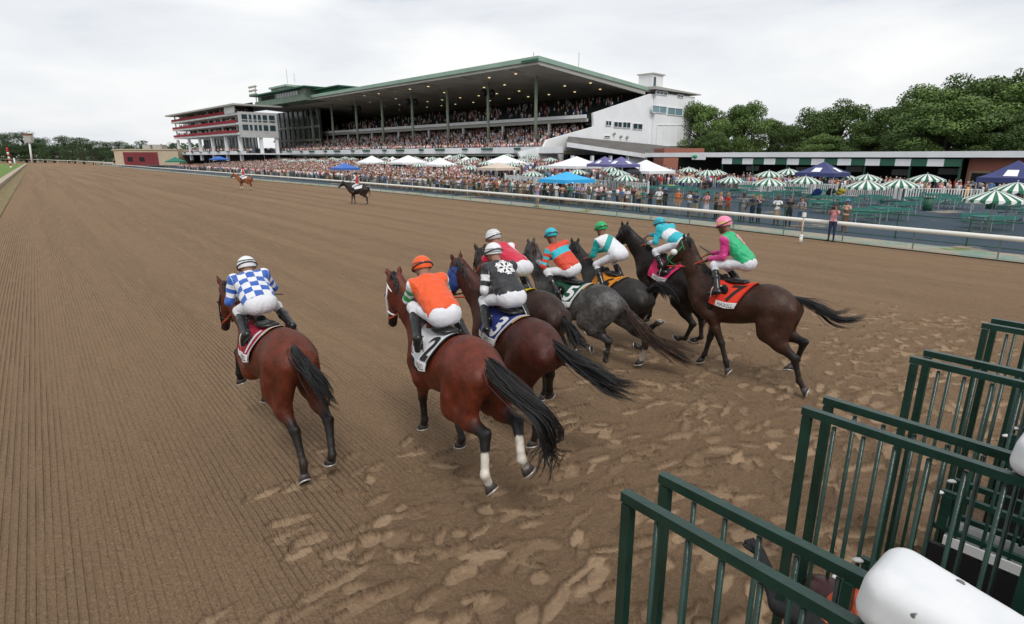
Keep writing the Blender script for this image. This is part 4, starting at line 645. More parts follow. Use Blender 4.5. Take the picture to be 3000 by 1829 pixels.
    idx=np.arange(nr*na).reshape(nr,na); Q=np.stack([idx[:-1,:-1],idx[:-1,1:],idx[1:,1:],idx[1:,:-1]],-1).reshape(-1,4)
    m=D.materials.new('track_dirt'); m.use_nodes=True; T=NT(m); at=T.n('ShaderNodeAttribute',attribute_name='mark'); sx=T.n('ShaderNodeSeparateXYZ',{0:at.outputs['Vector']}); tone_,dk_,ch_=sx.outputs
    co=T.coord(); rot=T.n('ShaderNodeMapping',{0:co}); rot.inputs['Rotation'].default_value=(0,0,-AT); rv=rot.outputs[0]; # x across, y along
    xs=T.n('ShaderNodeSeparateXYZ',{0:rv}).outputs
    st=T.n('ShaderNodeMapping',{0:rv,'Scale':(1.,.03,1.)}).outputs[0]; s2=T.n('ShaderNodeMapping',{0:rv,'Scale':(1.,.10,1.)}).outputs[0]
    wob=T.m_('MULTIPLY',T.noise(.12,3,.5,st),1.8)
    gr=T.m_('SINE',T.m_('MULTIPLY',T.m_('ADD',xs[0],wob),2*math.pi/.062))
    lane=T.rng(T.noise(.75,3,.6,st),.42,.60,.38,1.); br=T.rng(T.noise(7,4,.6,s2),.30,.56,.15,1.); notch=T.m_('SUBTRACT',1.,ch_)
    gm=T.m_('MULTIPLY',T.m_('MULTIPLY',lane,br),notch); groove=T.m_('MULTIPLY',T.rng(gr,.25,.95),gm)
    big=T.noise(.35,5,.6,st); fin=T.noise(26,7,.78,co); gran=T.noise(75,5,.8,co); med=T.noise(5,5,.6,co)
    c=T.mix(T.rng(big,.3,.7),(.262,.168,.097),(.33,.214,.125)); c=T.mix(T.rng(med,.3,.75,0,.45),c,(.20,.128,.074)); c=T.mix(T.rng(fin,.43,.60,0,.8),c,(.40,.275,.165)); c=T.mix(T.rng(gran,.44,.62,0,.85),c,(.13,.080,.047))
    fl=T.noise(.5,4,.6,T.n('ShaderNodeMapping',{0:rv,'Scale':(3.,.05,1.)}).outputs[0]); c=T.mix(T.rng(fl,.45,.7,0,.18),c,(.20,.13,.078))
    c=T.mix(T.m_('MULTIPLY',groove,.28),c,(.13,.083,.052))
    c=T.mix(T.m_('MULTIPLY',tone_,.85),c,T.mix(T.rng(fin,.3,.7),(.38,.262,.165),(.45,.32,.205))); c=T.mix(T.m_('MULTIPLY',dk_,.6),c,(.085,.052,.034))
    c=T.mix(T.m_('MULTIPLY',T.m_('MULTIPLY',ch_,T.m_('SUBTRACT',1.,tone_)),.40),c,(.17,.108,.064))
    T.set('Base Color',c); T.set('Roughness',.95); T.set('Specular IOR Level',.15)
    h=T.m_('ADD',T.m_('MULTIPLY',fin,.5),T.m_('ADD',T.m_('MULTIPLY',gran,.25),T.m_('MULTIPLY',groove,-.6))); h=T.m_('ADD',h,T.m_('MULTIPLY',T.noise(15,5,.65,co),.7)); h=T.m_('MULTIPLY',h,T.m_('SUBTRACT',1.,T.m_('MULTIPLY',tone_,.7))); T.bump(h,1.,.06)
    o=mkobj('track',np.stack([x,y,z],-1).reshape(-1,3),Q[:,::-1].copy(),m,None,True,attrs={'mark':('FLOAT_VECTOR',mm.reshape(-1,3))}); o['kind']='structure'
track_sheet()
def sheet(name,poly,z,m,kind='structure'):
    o=mkobj(name,[(p[0],p[1],z) for p in poly],[tuple(range(len(poly)))],m); 
    if kind: o['kind']=kind
    return o
GRND=mat('earth',(.10,.085,.05),.95,noise=(.3,.3))
sheet('ground',[(-1500,-300),(1500,-300),(1500,1800),(-1500,1800)],-.9,GRND)
# ---- infield
def poly_st(L,): return [W(s,t)[:2] for s,t in L]
grm=D.materials.new('infield_grass'); grm.use_nodes=True; T=NT(grm); co=T.coord(); a=T.noise(.25,5,.6,co); b=T.noise(9,5,.7,co); c=T.mix(T.rng(a,.3,.7),(.09,.17,.018),(.16,.26,.03)); c=T.mix(T.rng(b,.35,.7,0,.6),c,(.06,.12,.012)); T.set('Base Color',c); T.set('Roughness',.9); T.bump(b,.8,.05)
sheet('infield_grass',poly_st([(20,-4.4),(342,-2.2),(342,-160),(20,-160)]),.055,grm)
CONC=mat('concrete_edge',(.42,.34,.25),.85,noise=(1.2,.3),bump=(8,.3)); DGR=mat('dry_grass_verge',(.20,.15,.06),.95,noise=(1.5,.5),bump=(6,.5))
sheet('grass_verge',poly_st([(20,-2.1),(342,-.2),(342,-2.3),(20,-4.5)]),.045,DGR)
b_=MB(); p0,p1,p2,p3=[W(*q) for q in ((20,-3.6),(339,-1.2),(339,-1.9),(20,-4.5))]; b_.hexa([p0+[0,0,.0],p1+[0,0,.0],p2+[0,0,.0],p3+[0,0,.0]],[p0+[0,0,.45],p1+[0,0,.45],p2+[0,0,.45],p3+[0,0,.45]]); tag(b_.build('infield_curb_wall',CONC),'low pale concrete curb wall along the inner edge of the dirt track','curb wall')
# ---- outer running rail
WPL=mat('white_rail_plastic',(.78,.77,.70),.35,noise=(2,.08)); GST=mat('grey_green_steel',(.16,.21,.19),.5)
rl=empty('running_rail',W(20,30.8,DZ),0,'long white outer running rail on thin steel posts curving along the dirt track','rail'); ro=np.array(W(20,30.8,DZ))
ss=np.concatenate([np.arange(-14,60,2.),np.arange(60,392,8.)]); b_=MB(); b_.tube(np.array([W(s,railt(s),DZ+.93) for s in ss])-ro,.10,12); b_.build('rail_tube',WPL,rl,True)
s=-10.
while s<215:
    b_=MB(); p=W(s,railt(s)+.18,DZ)-ro; q=W(s,railt(s)+.06,DZ+.88)-ro; b_.tube([p,p+[0,0,.5],q],.028,6); b_.build('rail_post',GST,rl); s+=3.05 if s<80 else 6.1
# ---- strip between rail and mesh fence, asphalt apron
strip=D.materials.new('painted_concrete_strip'); strip.use_nodes=True; T=NT(strip); co=T.coord(); a=T.noise(.8,6,.65,co); b=T.noise(6,5,.7,co); c=T.mix(T.rng(a,.4,.56),(.20,.29,.235),(.36,.30,.225)); c=T.mix(T.rng(b,.45,.7,0,.6),c,(.12,.13,.10)); g=T.noise(.45,4,.6,co); c=T.mix(T.rng(g,.58,.66),c,(.13,.17,.03)); T.set('Base Color',c); T.set('Roughness',.9); T.bump(b,.4,.02)
S_=[-16,0,9,20,35,58,82,116,199,304,392]; sheet('rail_strip',poly_st([(s,railt(s)-.15+.25*math.sin(s)) for s in S_]+[(s,railt(s)+2.4) for s in S_[::-1]]),DZ+.05,strip)
asp=D.materials.new('blue_grey_asphalt'); asp.use_nodes=True; T=NT(asp); co=T.coord(); a=T.noise(.35,6,.6,co); b=T.noise(30,5,.7,co); c=T.mix(T.rng(a,.3,.7),(.020,.040,.068),(.035,.060,.090)); c=T.mix(T.rng(b,.4,.7,0,.5),c,(.07,.09,.10)); p_=T.noise(.22,4,.6,co); c=T.mix(T.rng(p_,.60,.64),c,(.26,.21,.15)); T.set('Base Color',c); T.set('Roughness',.85); T.bump(b,.4,.01)
SG=np.concatenate([np.arange(-46,34,6.),np.arange(34,84,4.),np.arange(84,400,12.)]); TG=np.array([0,.8,2,4,7,10,13,16,20,24,28,32,36,40,46,60,90])
V=[];[V.append([*W(s,railt(s)+2.3+t,.062+zg(s,railt(s)+2.3+t)).tolist()]) for s in SG for t in TG]
nt_=len(TG); mkobj('apron_asphalt',V,[(i*nt_+j,i*nt_+j+1,(i+1)*nt_+j+1,(i+1)*nt_+j) for i in range(len(SG)-1) for j in range(nt_-1)],asp,None,True)['kind']='structure'
# ---- green mesh crowd fence
GPT=mat('dark_green_paint',(.012,.075,.04),.45); 
mesh_m=D.materials.new('chain_link'); mesh_m.use_nodes=True; T=NT(mesh_m); uvn=T.n('ShaderNodeAttribute',attribute_name='fz'); sx=T.n('ShaderNodeSeparateXYZ',{0:uvn.outputs['Vector']}).outputs
d1=T.m_('FRACT',T.m_('MULTIPLY',T.m_('ADD',T.m_('ADD',sx[0],sx[1]),50.),1/.09)); d2=T.m_('FRACT',T.m_('MULTIPLY',T.m_('ADD',T.m_('SUBTRACT',sx[0],sx[1]),50.),1/.09)); al=T.m_('MAXIMUM',T.m_('LESS_THAN',d1,.09),T.m_('LESS_THAN',d2,.09)); T.set('Alpha',al); T.set('Base Color',(.012,.06,.035,1))
FEN=[(-14,31.8),(5,32.8),(10.5,33.3),(16,33.8),(23,34.4),(35,35.1),(58,35.3),(91,35.8),(129,35.3),(222,33.3),(292,31.6)]
def fent(s): a=np.array(FEN); return np.interp(s,a[:,0],a[:,1])
fe=empty('mesh_fence',W(16,33.8,DZ),0,'green chain link crowd fence running behind the white rail','fence'); fo=np.array(W(16,33.8,DZ)); ss=np.arange(-14,251,3.); b_=MB(); tp=np.array([W(s,fent(s),DZ+1.3) for s in ss])-fo; b_.tube(tp,.028,6); b_.tube(tp-[0,0,1.15],.02,5); b_.build('fence_rail',GPT,fe,True)
lo=tp-[0,0,1.2]; n=len(ss); V=np.vstack([lo,tp]); fz=np.array([(s,0,0) for s in ss]+[(s,1.05,0) for s in ss]); mkobj('wire_mesh',V,[(i,i+1,n+i+1,n+i) for i in range(n-1)],mesh_m,fe,attrs={'fz':('FLOAT_VECTOR',fz)})
for i,s in enumerate(ss[:60]):
    b_=MB(); p=W(s,fent(s),DZ)-fo; b_.tube([p,p+[0,0,1.34]],.032,6); b_.build('fence_post',GPT,fe)
# ================================================================ starting gate
GG=mat('gate_green_paint',(.010,.040,.028),.30,noise=(6,.35),bump=(30,.15)); BPAD=mat('black_padding',(.006,.006,.007),.55,noise=(5,.3)); WPAD=D.materials.new('white_vinyl_pad'); WPAD.use_nodes=True; T=NT(WPAD); co=T.coord(); f=T.noise(9,4,.5,co); sp=T.noise(22,2,.4,co); c=T.mix(T.rng(f,.3,.7),(.66,.67,.68),(.74,.74,.74)); c=T.mix(T.rng(sp,.74,.77),c,(.12,.10,.09)); T.set('Base Color',c); T.set('Roughness',.4)
LIPW=mat('grey_seam',(.35,.35,.36),.7); WPLATE=mat('white_plate',(.60,.60,.58),.5)
ga=math.radians(35.5); gl=np.array([math.cos(ga),math.sin(ga),0]); gd=np.array([-math.sin(AT),math.cos(AT),0]); G0=np.array([.425,1.815,0]); ZT=2.33
gate=empty('starting_gate',(0.95,1.14,0),0,'dark green starting gate with barred front doors swung open towards the track','starting gate'); go=np.array([.95,1.14,0])
def door(tip,L=.86,seed=0):
    R=np.random.default_rng(seed); t=tip-go; h=t-gd*L; U=np.array([0,0,1.]); b=MB(); w=.038
    b.bar(t+U*(ZT-.025)+gd*.024,h+U*(ZT-.025),w,w); b.bar(t+U*.30,h+U*.30,w,w); b.bar(t+U*.30,t+U*(ZT-.05),w,w,up=gd); b.bar(h+U*.30,h+U*(ZT-.05),w,w,up=gd)
    o=b.build('door_frame',GG,gate); b=MB()
    for k in range(1,7):
        p=t-gd*L*k/7; pb=p+gl*R.normal(0,.004); b.tube([p+U*.32,pb+U*(.8+R.uniform(0,.6)),p+U*(ZT-.06)],.0095,6)
    b.build('door_bars',GG,o,True); b=MB(); m=t-gd*L*.30
    b.bar(m+U*1.53,h+U*1.53,.03,.035); b.bar(m+U*1.30,h+U*1.30,.03,.035); b.build('middle_rail',GG,o); b=MB(); b.bar(m+U*.74,h+U*.74,.035,.88,up=(0,0,1)); b.build('door_pad',BPAD,o)
    b=MB(); b.bar(m+U*1.235-gd*.06,h+U*1.235,.045,.06); b.build('door_plate',WPLATE,o); b=MB(); b.bar(t-gd*.30+U*1.30,t-gd*.30+U*1.52,.05,.05,up=gd); lo=b.build('latch',GG,o); b=MB(); b.sph(t-gd*.26+gl*-.02+U*1.53,(.035,.018,.012),8,6); b.build('latch_tip',WPLATE,lo,True)
for k in range(0,5):
    c=G0+gl*1.245*k
    door(c,.88,k+40); door(c+gl*.205,.88,k+20)
    U=np.array([0,0,1.]); h=c+gl*.08-gd*.92-go; b=MB(); b.bar(h,h+U*2.33,.13,.13,up=gd); b.build('hinge_post',GG,gate)
    bk=h-gd*1.9; b=MB(); b.bar(h+U*.75,bk+U*.75,.16,1.1); b.build('stall_partition_pad',BPAD,gate)
    b=MB()
    for z in (1.38,1.58,1.78,1.98): b.bar(h+U*z,bk+U*z,.05,.05)
    for q in range(5): p=h-gd*(.25+.38*q); b.bar(p+U*1.3,p+U*2.1,.03,.03,up=gd)
    b.build('stall_partition_rails',GG,gate); b=MB(); b.bar(h+U*2.15,bk+U*2.15,.14,.05); b.build('partition_top',GG,gate)
    b=MB(); b.bar(bk,bk+U*2.42,.13,.13,up=gd); b.build('rear_post',GG,gate)
    # rounded white nose pad over the divider
    S=SDF(); f=h+gd*.16+U*2.41; c0=f-gd*.44-U*.05; S.rbox(c0,gd*1.0+U*.12,U,.46,.10,.075,.06,.0,.20)
    V,Q=S.mesh(.012); npd=mkobj('nose_pad',V,Q,WPAD,gate,True)
    for q_,w_ in ((.10,.03),(.26,-.02),(.34,.03)): b=MB(); b.sph(c0+U*(.078-.12*q_)+gl*w_-gd*q_,(.006,.006,.004),8,5); b.build('bolt',BPAD,npd,True)
# ================================================================ grandstand
AF=math.radians(44); df=np.array([-math.sin(AF),math.cos(AF)]); ef=np.array([math.cos(AF),math.sin(AF)]); GC=np.array([4.776,115.])
def FP(a,b,z): p=GC+df*a+ef*b; return np.array([p[0],p[1],z])
def fa(px,py,b):
    r=ray(px,py); o=GC+ef*b; t=(ef@o)/(ef@r[:2]); q=np.array([0,0,HC])+r*t; return float((q[:2]-GC)@df),float(q[2])
def sp(px,py,a=0.):
    r=ray(px,py); o=GC+df*a; t=(df@o)/(df@r[:2]); q=np.array([0,0,HC])+r*t; return float((q[:2]-GC)@ef),float(q[2])
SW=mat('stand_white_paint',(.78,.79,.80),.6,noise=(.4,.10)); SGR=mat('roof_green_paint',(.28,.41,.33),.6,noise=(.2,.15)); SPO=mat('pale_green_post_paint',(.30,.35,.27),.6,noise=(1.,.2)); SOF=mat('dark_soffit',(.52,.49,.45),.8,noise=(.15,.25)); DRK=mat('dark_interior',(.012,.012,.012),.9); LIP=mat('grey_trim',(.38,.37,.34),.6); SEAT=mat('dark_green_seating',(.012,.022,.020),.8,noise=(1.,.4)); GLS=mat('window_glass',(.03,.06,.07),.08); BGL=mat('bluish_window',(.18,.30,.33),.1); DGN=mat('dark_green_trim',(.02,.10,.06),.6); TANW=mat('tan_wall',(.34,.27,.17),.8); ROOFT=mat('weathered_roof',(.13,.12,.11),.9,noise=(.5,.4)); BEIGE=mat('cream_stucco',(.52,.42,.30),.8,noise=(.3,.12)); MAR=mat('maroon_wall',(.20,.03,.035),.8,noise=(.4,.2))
gs=empty('grandstand',FP(0,0,0),0,'huge grandstand with a green edged cantilever roof on tall posts and a white gable end','grandstand'); gso=FP(0,0,0)
def fb(name,m,boxes,parent=gs):
    """boxes in the facade frame: a0,a1,b0,b1,z0,z1"""
    b=MB()
    for (a0,a1,b0,b1,z0,z1) in boxes: b.hexa([FP(a,q,z0)-gso for a,q in ((a0,b0),(a1,b0),(a1,b1),(a0,b1))][::-1],[FP(a,q,z1)-gso for a,q in ((a0,b0),(a1,b0),(a1,b1),(a0,b1))][::-1])
    return b.build(name,m,parent)
def fpoly(name,m,quads,parent=gs,th=.0):
    b=MB()
    for q in quads: b.add([FP(*p)-gso for p in q],[tuple(range(len(q)))])
    return b.build(name,m,parent)
def slab(name,m,L,parent=gs):   # list of (8 facade points)
    b=MB()
    for bot,top in L: b.hexa([FP(*p)-gso for p in bot],[FP(*p)-gso for p in top])
    return b.build(name,m,parent)
LR=141.
# roof: slab sloping down to the back
slab('roof',SOF,[([(0,.3,20.35),(LR,.3,20.0),(LR,37,17.6),(0,37,17.9)],[(0,.3,21.3),(LR,.3,20.9),(LR,37,18.4),(0,37,18.7)]),([(0,37,17.9),(LR,37,17.6),(LR,56,17.9),(0,56,18.1)],[(0,37,18.7),(LR,37,18.4),(LR,56,18.4),(0,56,18.6)])])
slab('roof_fascia',SGR,[([(-.3,-.2,20.72),(LR,-.2,20.35),(LR,.29,20.35),(-.3,.29,20.72)],[(-.3,-.2,21.55),(LR,-.2,21.1),(LR,.29,21.1),(-.3,.29,21.55)]),([(-.3,.3,20.72),(-.01,.3,20.72),(-.01,37,18.1),(-.3,37,18.1)],[(-.3,.3,21.55),(-.01,.3,21.55),(-.01,37,18.85),(-.3,37,18.85)])])
slab('roof_lip',LIP,[([(0,.0,20.1),(LR,.0,19.8),(LR,.5,19.8),(0,.5,20.1)],[(0,.0,20.34),(LR,.0,20.0),(LR,.5,20.0),(0,.5,20.34)]),([(-.12,.5,20.0),(.5,.5,20.0),(.5,36,17.2),(-.12,36,17.2)],[(-.12,.5,20.33),(.5,.5,20.33),(.5,36,17.88),(-.12,36,17.88)])])
slab('corner_sign_panel',DGN,[([(-.42,-.35,20.65),(4,-.35,20.62),(4,-.21,20.62),(-.42,-.21,20.65)],[(-.42,-.35,21.1),(4,-.35,21.08),(4,-.21,21.08),(-.42,-.21,21.1)])])
PST=[8.9,24.1,39.2,54.5,69.4,84.,99.3,113.9,128.8]
for i,a in enumerate(PST):
    p=FP(a,9,0)-gso; b=MB(); b.tube([p+[0,0,4.5],p+[0,0,19.75]],.34,12); po=b.build('roof_post',SPO,gs,True)
    b=MB(); q0=FP(a,.4,20.0)-gso;q1=FP(a,9,19.62)-gso; b.bar(q0,q1,.25,.35); b.build('roof_beam',SOF,po)
    if i%2==1:
        b=MB(); [b.sph(p+[dx,dy,17.4],(.75,.6,.9),8,6) for dx,dy in ((-1.0,-.4),(.9,.2))]; b.bar(p+[-1,0,18],p+[1,0,18],.15); b.build('speaker_cluster',BPAD,po,True)
LAMP=D.materials.new('warm_ceiling_lamp'); LAMP.use_nodes=True; T=NT(LAMP); T.set('Emission Color',(1,.80,.38,1)); T.set('Emission Strength',.9); T.set('Base Color',(.8,.7,.5,1))
lz=lambda b_:20.3-(b_-.3)*2.42/36.7
for a0 in np.arange(4,138,7.5):
    for b0 in (5.,13,21,28.5):
        a=a0+(3.7 if b0 in (13,28.5) else 0)+random.uniform(-.6,.6)
        if random.random()<.22: continue
        b=MB(); c=FP(a,b0,lz(b0)-.12)-gso; b.prism([(c[0]+.26*math.cos(t),c[1]+.26*math.sin(t)) for t in np.arange(10)*math.pi/5],c[2]-.05,c[2]+.05); b.build('ceiling_lamp',LAMP,gs)
# decks, tiers, fronts
fb('balcony_front',SW,[(-7,246,-.4,-.05,4.05,5.25)]); fb('balcony_deck',TANW,[(-7,246,-.04,5,3.9,4.5)])
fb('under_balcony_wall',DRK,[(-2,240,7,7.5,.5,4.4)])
for i,a in enumerate(np.arange(4,240,8.2)):
    L_=(1.6,3.4)[i%2]; b=fb('planter_box',DGN,[(a,a+L_,-.75,-.41,4.75,5.15)])
fb('ground_beam',SPO,[(0,240,.5,1.,3.5,3.89)])
for a in np.arange(0,240,14.7): fb('ground_column',SPO,[(a,a+.5,.5,1.,1.,3.49)])
NR=15
def tier(name,a0,a1,b0,z0,b1,z1,n,m): return fb(name,m,[(a0,a1,b0+(b1-b0)*i/n,b0+(b1-b0)*(i+1)/n,z0-.4,z0+(z1-z0)*i/n) for i in range(n)])
tier('lower_seating',2.5,136,5.2,5.3,24,11.0,NR,SEAT); fb('tier_wall',TANW,[(2.5,136,5.02,5.18,4.5,5.5)])
tier('upper_seating',1.5,138,15.0,11.3,36,16.6,NR,SEAT)
fb('mezzanine_front',SW,[(-.5,121,14.1,14.4,11.15,11.85)]); fb('mezzanine_beam',LIP,[(-.5,121,14.45,15,10.45,11.1)])
for a in np.arange(10,120,15): fb('mezzanine_column',SW,[(a,a+.45,14.5,14.95,8.0,10.44)])
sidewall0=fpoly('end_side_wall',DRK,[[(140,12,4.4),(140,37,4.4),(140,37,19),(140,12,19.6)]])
fb('end_wall',TANW,[(137,165,20,20.5,1,19.5)])
fb('end_glazing',mat('dim_glazing',(.05,.055,.05),.2,noise=(.8,.4)),[(112,152,11.2,11.6,4.5,19.2)])
for a_ in np.arange(113,152,4.): fb('end_mullion',SPO,[(a_,a_+.3,10.9,11.15,4.5,19.2)])
fb('end_floor_bands',LIP,[(112,152,10.7,10.88,z_,z_+.7) for z_ in (8.6,13.0)])

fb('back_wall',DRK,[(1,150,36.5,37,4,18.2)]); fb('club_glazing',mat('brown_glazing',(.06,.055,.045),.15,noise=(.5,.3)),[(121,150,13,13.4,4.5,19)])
fb('rail_back',mat('red_banner',(.35,.03,.02),.7),[(98,112,35.9,36.3,15,15.6)])
# white gable end wall
def sidewall(name,m,pts,a0,a1,parent=gs):
    b=MB(); n=len(pts); V=[FP(a0,p,z)-gso for p,z in pts]+[FP(a1,p,z)-gso for p,z in pts]; b.add(V,[tuple(range(n)),tuple(range(2*n-1,n-1,-1))]+[(i,n+i,n+(i+1)%n,(i+1)%n) for i in range(n)]); return b.build(name,m,parent)
SID=mat('gable_white_paint',(.86,.87,.88),.65,noise=(.25,.06))
sidewall('gable_wall',SID,[(-6,4.2),(1,5.2),(2.1,6.6),(16.4,9.5),(16.1,12.2),(37,17.4),(38.3,17.4),(38.3,0),(-3,0)],-.9,-.4)
sidewall('tower_wall',SID,[(38.4,17.5),(44,17.7),(56,17.9),(55.4,0),(38.4,0)],-1.6,6)
sidewall('roof_tail',LIP,[(37,18.35),(58,18.4),(58,18.6),(37,19.0)],-2.2,8)
def wn(px0,py0,px1,py1,m,a=-.93,name='window',cols=1,frame=True):
    b0,zt=sp(px0,py0,a); b1,zb=sp(px1,py1,a); z0,z1=min(zb,zt),max(zb,zt); b=MB(); A=[FP(a,b0,z0)-gso,FP(a,b1,z0)-gso,FP(a,b1,z1)-gso,FP(a,b0,z1)-gso]; off=np.append(-df*.05,0); b.hexa([p+off for p in (A[0],A[1],A[1]-off,A[0]-off)],[p+off for p in (A[3],A[2],A[2]-off,A[3]-off)]); w_=b.build(name,m,gs)
    if frame:
        b=MB(); o2=np.append(-df*.10,0)
        for p,q in ((A[0],A[1]),(A[3],A[2]),(A[0],A[3]),(A[1],A[2])): b.bar(p+o2,q+o2,.12)
        for k in range(1,cols): t=k/cols; b.bar(A[0]*(1-t)+A[1]*t+o2,A[3]*(1-t)+A[2]*t+o2,.10)
        b.build('frame',SW,w_)
for q in ((1774,354,1790,369),(1798,357,1821,374),(1824,358,1846,376),(1854,362,1881,380)): wn(*q,GLS,cols=2)
wn(1770,398,1786,404,GLS); wn(1911,309,1951,333,BGL,-1.63,cols=2); wn(1956,315,1998,340,BGL,-1.63,cols=2); wn(1921,266,1954,280,GLS,-1.63,cols=3); wn(1985,277,2001,287,GLS,-1.63,cols=2)
for k in range(4): wn(1925+19*k,366,1940+19*k,428,SID,-1.63,'panel')
b_=MB(); 
for q in ((1820,400),(1838,402),(1858,421),(1800,392)): p=sp(*q,-1.2); b_.sph(FP(-1.2,*p)-gso,.35,6,5)
b_.build('wall_fixture',LIP,gs,True)
fb('rooftop_block',SW,[(2,6,42,46.5,18.6,22.4)]); fb('rooftop_cap',LIP,[(1.7,6.3,41.6,47,22.4,22.65)]); fb('rooftop_opening',GLS,[(1.9,1.99,42.4,43.3,19.2,21.8)])
b_=MB(); [b_.tube([FP(30,bb,18.5)-gso,FP(30,bb,zz)-gso],.09,5) for bb,zz in ((30,29),(48,31))]; b_.build('antenna',LIP,gs); fb('pennant',mat('dark_flag',(.15,.02,.04),.8),[(29.9,30.1,30.1,30.9,22.5,26.)])
# press box and tower on the roof
pb=fb('press_box',mat('press_box_green',(.16,.22,.17),.7,noise=(.5,.2)),[(94,133,-2,6,19.8,21.5),(97,132,-1.2,8,21.5,23.1),(94,97,-1.6,8,21.5,23.3)]); fb('press_roof',DGN,[(92,135,-3,10,23.3,23.65)],pb); fb('press_glass',mat('pale_glazing',(.28,.30,.31),.2),[(100,116,-1.3,-1.21,21.7,23.0)],pb); fb('press_opening',DRK,[(118,129,-1.3,-1.21,21.7,22.9)],pb)
for k in range(9): fb('mullion',LIP,[(100+2*k,100.15+2*k,-1.4,-1.31,21.7,23.0)],pb)
fb('green_roof_house',mat('green_metal_wall',(.02,.17,.09),.6),[(80,93,2,9,20.5,22.5)]); fb('house_roof',DGN,[(77,93.9,0,10,22.5,22.8)])
tw=fb('tower',mat('tower_green',(.20,.25,.19),.7,noise=(.6,.3)),[(131,145,9,18,20,27.4)]); fb('tower_parapet',SGR,[(130.4,145.6,8.4,18.6,27.4,28.0)],tw); fb('tower_door',DRK,[(138,139.2,8.9,8.99,24.8,26.8)],tw)
b_=MB(); [b_.tube([FP(a,12,29)-gso,FP(a,12,z)-gso],.08,5) for a,z in ((137,34),(131,32))]; b_.build('tower_aerial',LIP,tw); 
lr=MB(); [lr.bar(FP(145,4,z)-gso,FP(152,4,z)-gso,.2) for z in (25.5,26.8,28.1)]; lr.bar(FP(147,4,20)-gso,FP(147,4,28.4)-gso,.3); [lr.sph(FP(a,3.7,z)-gso,.45,6,4) for a in (146,148,150,151.8) for z in (25.6,26.9,28.2)]; lr.build('floodlight_rack',LIP,gs)
# ---- clubhouse wing on the left
BB=-15.
cl=empty('clubhouse',FP(160,BB,0),0,'white clubhouse wing with three balconies trimmed in red bunting left of the grandstand','building'); 
def cb(name,m,boxes,parent=None):
    o=fb(name,m,boxes,parent or cl); o.location=Vector(gso)-Vector(FP(160,BB,0)) if parent is None else (0,0,0); return o
aR,_=fa(690,330,BB); aL,_=fa(503,351,BB)
def zc(px,py): return fa(px,py,BB)[1]
BUN=mat('red_bunting',(.32,.008,.025),.85,noise=(1.5,.3)); CW=SW
zr=[zc(680,332),zc(686,360),zc(702,388)]; zr=[max(z,4) for z in zr]; zroof=zc(677,312)
for k,z in enumerate(zr):
    dk=cb('balcony',CW,[(aR-1,aL+2*(2-k)*.4,BB,BB+11.5,z-.6,z)]); cb('bunting',BUN,[(aR,aL,BB-.25,BB-.02,z+.02,z+.75)]); cb('balcony_glass',DRK,[(aR+.5,aL-2,BB+5.5,BB+5.8,z+.01,z+3.4)]); cb('balcony_posts',LIP,[(a,a+.35,BB+.5,BB+.85,z+.01,(zr[k-1]-.6 if k else zroof)-.02) for a in np.linspace(aR+2,aL-2,6)])
cb('club_roof',LIP,[(aR-3,aL+3,BB-1.5,BB+14,zroof,zroof+.5)]); cb('club_stair_panel',CW,[(aR,aR+9,BB-.3,BB-.03,zr[0]+.01,zroof-.01)])
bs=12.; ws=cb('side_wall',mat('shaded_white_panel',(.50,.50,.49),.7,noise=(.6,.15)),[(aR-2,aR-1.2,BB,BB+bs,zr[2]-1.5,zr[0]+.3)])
def csn(b0,b1,z0,z1): 
    o=fb('side_window',GLS,[(aR-2.12,aR-2.02,b0,b1,z0,z1)],ws)
H_=zr[0]-zr[2]
for b0,b1 in ((.9,2.6),(3.1,3.9),(4.5,5.4),(5.9,6.8),(7.4,8.8),(9.4,11.2)):
    csn(BB+b0,BB+b1,zr[2]+.75*H_-.4,zr[2]+.92*H_); csn(BB+b0,BB+b1,zr[2]+.12*H_,zr[2]+.40*H_); csn(BB+b0,BB+b1,zr[2]+.56*H_,zr[2]+.62*H_)
for k,px in enumerate((523,556,587,624,664,705)): a,_=fa(px,420,BB+1); cb('column',SW,[(a,a+.9,BB+.6,BB+1.5,2,zr[2]-.92)])
for b0 in (6,11): cb('column',SW,[(aR-1.6,aR-.7,BB+b0,BB+b0+.9,2,zr[2]-1.51)])
cb('club_terrace',SW,[(aR-4,aL+1,BB+.0,BB+.4,4.0,5.1),(aR-4,aL+1,BB+.41,BB+16,4.0,4.4)]); cb('club_glazing',GLS,[(aR+4,aL-12,BB+7,BB+7.3,4.4,zr[2]-.91)]); [cb('club_mullion',LIP,[(a,a+.25,BB+6.8,BB+6.99,4.4,zr[2]-.95)]) for a in np.arange(aR+6,aL-12,3.2)]; cb('club_under',DRK,[(aR-2,aL-4,BB+6,BB+6.5,0.5,4.0)])
for i,a in enumerate(np.linspace(aR,aL-3,8)): cb('planter',DGN,[(a,a+2.,BB-.4,BB-.02,4.8,5.1)])
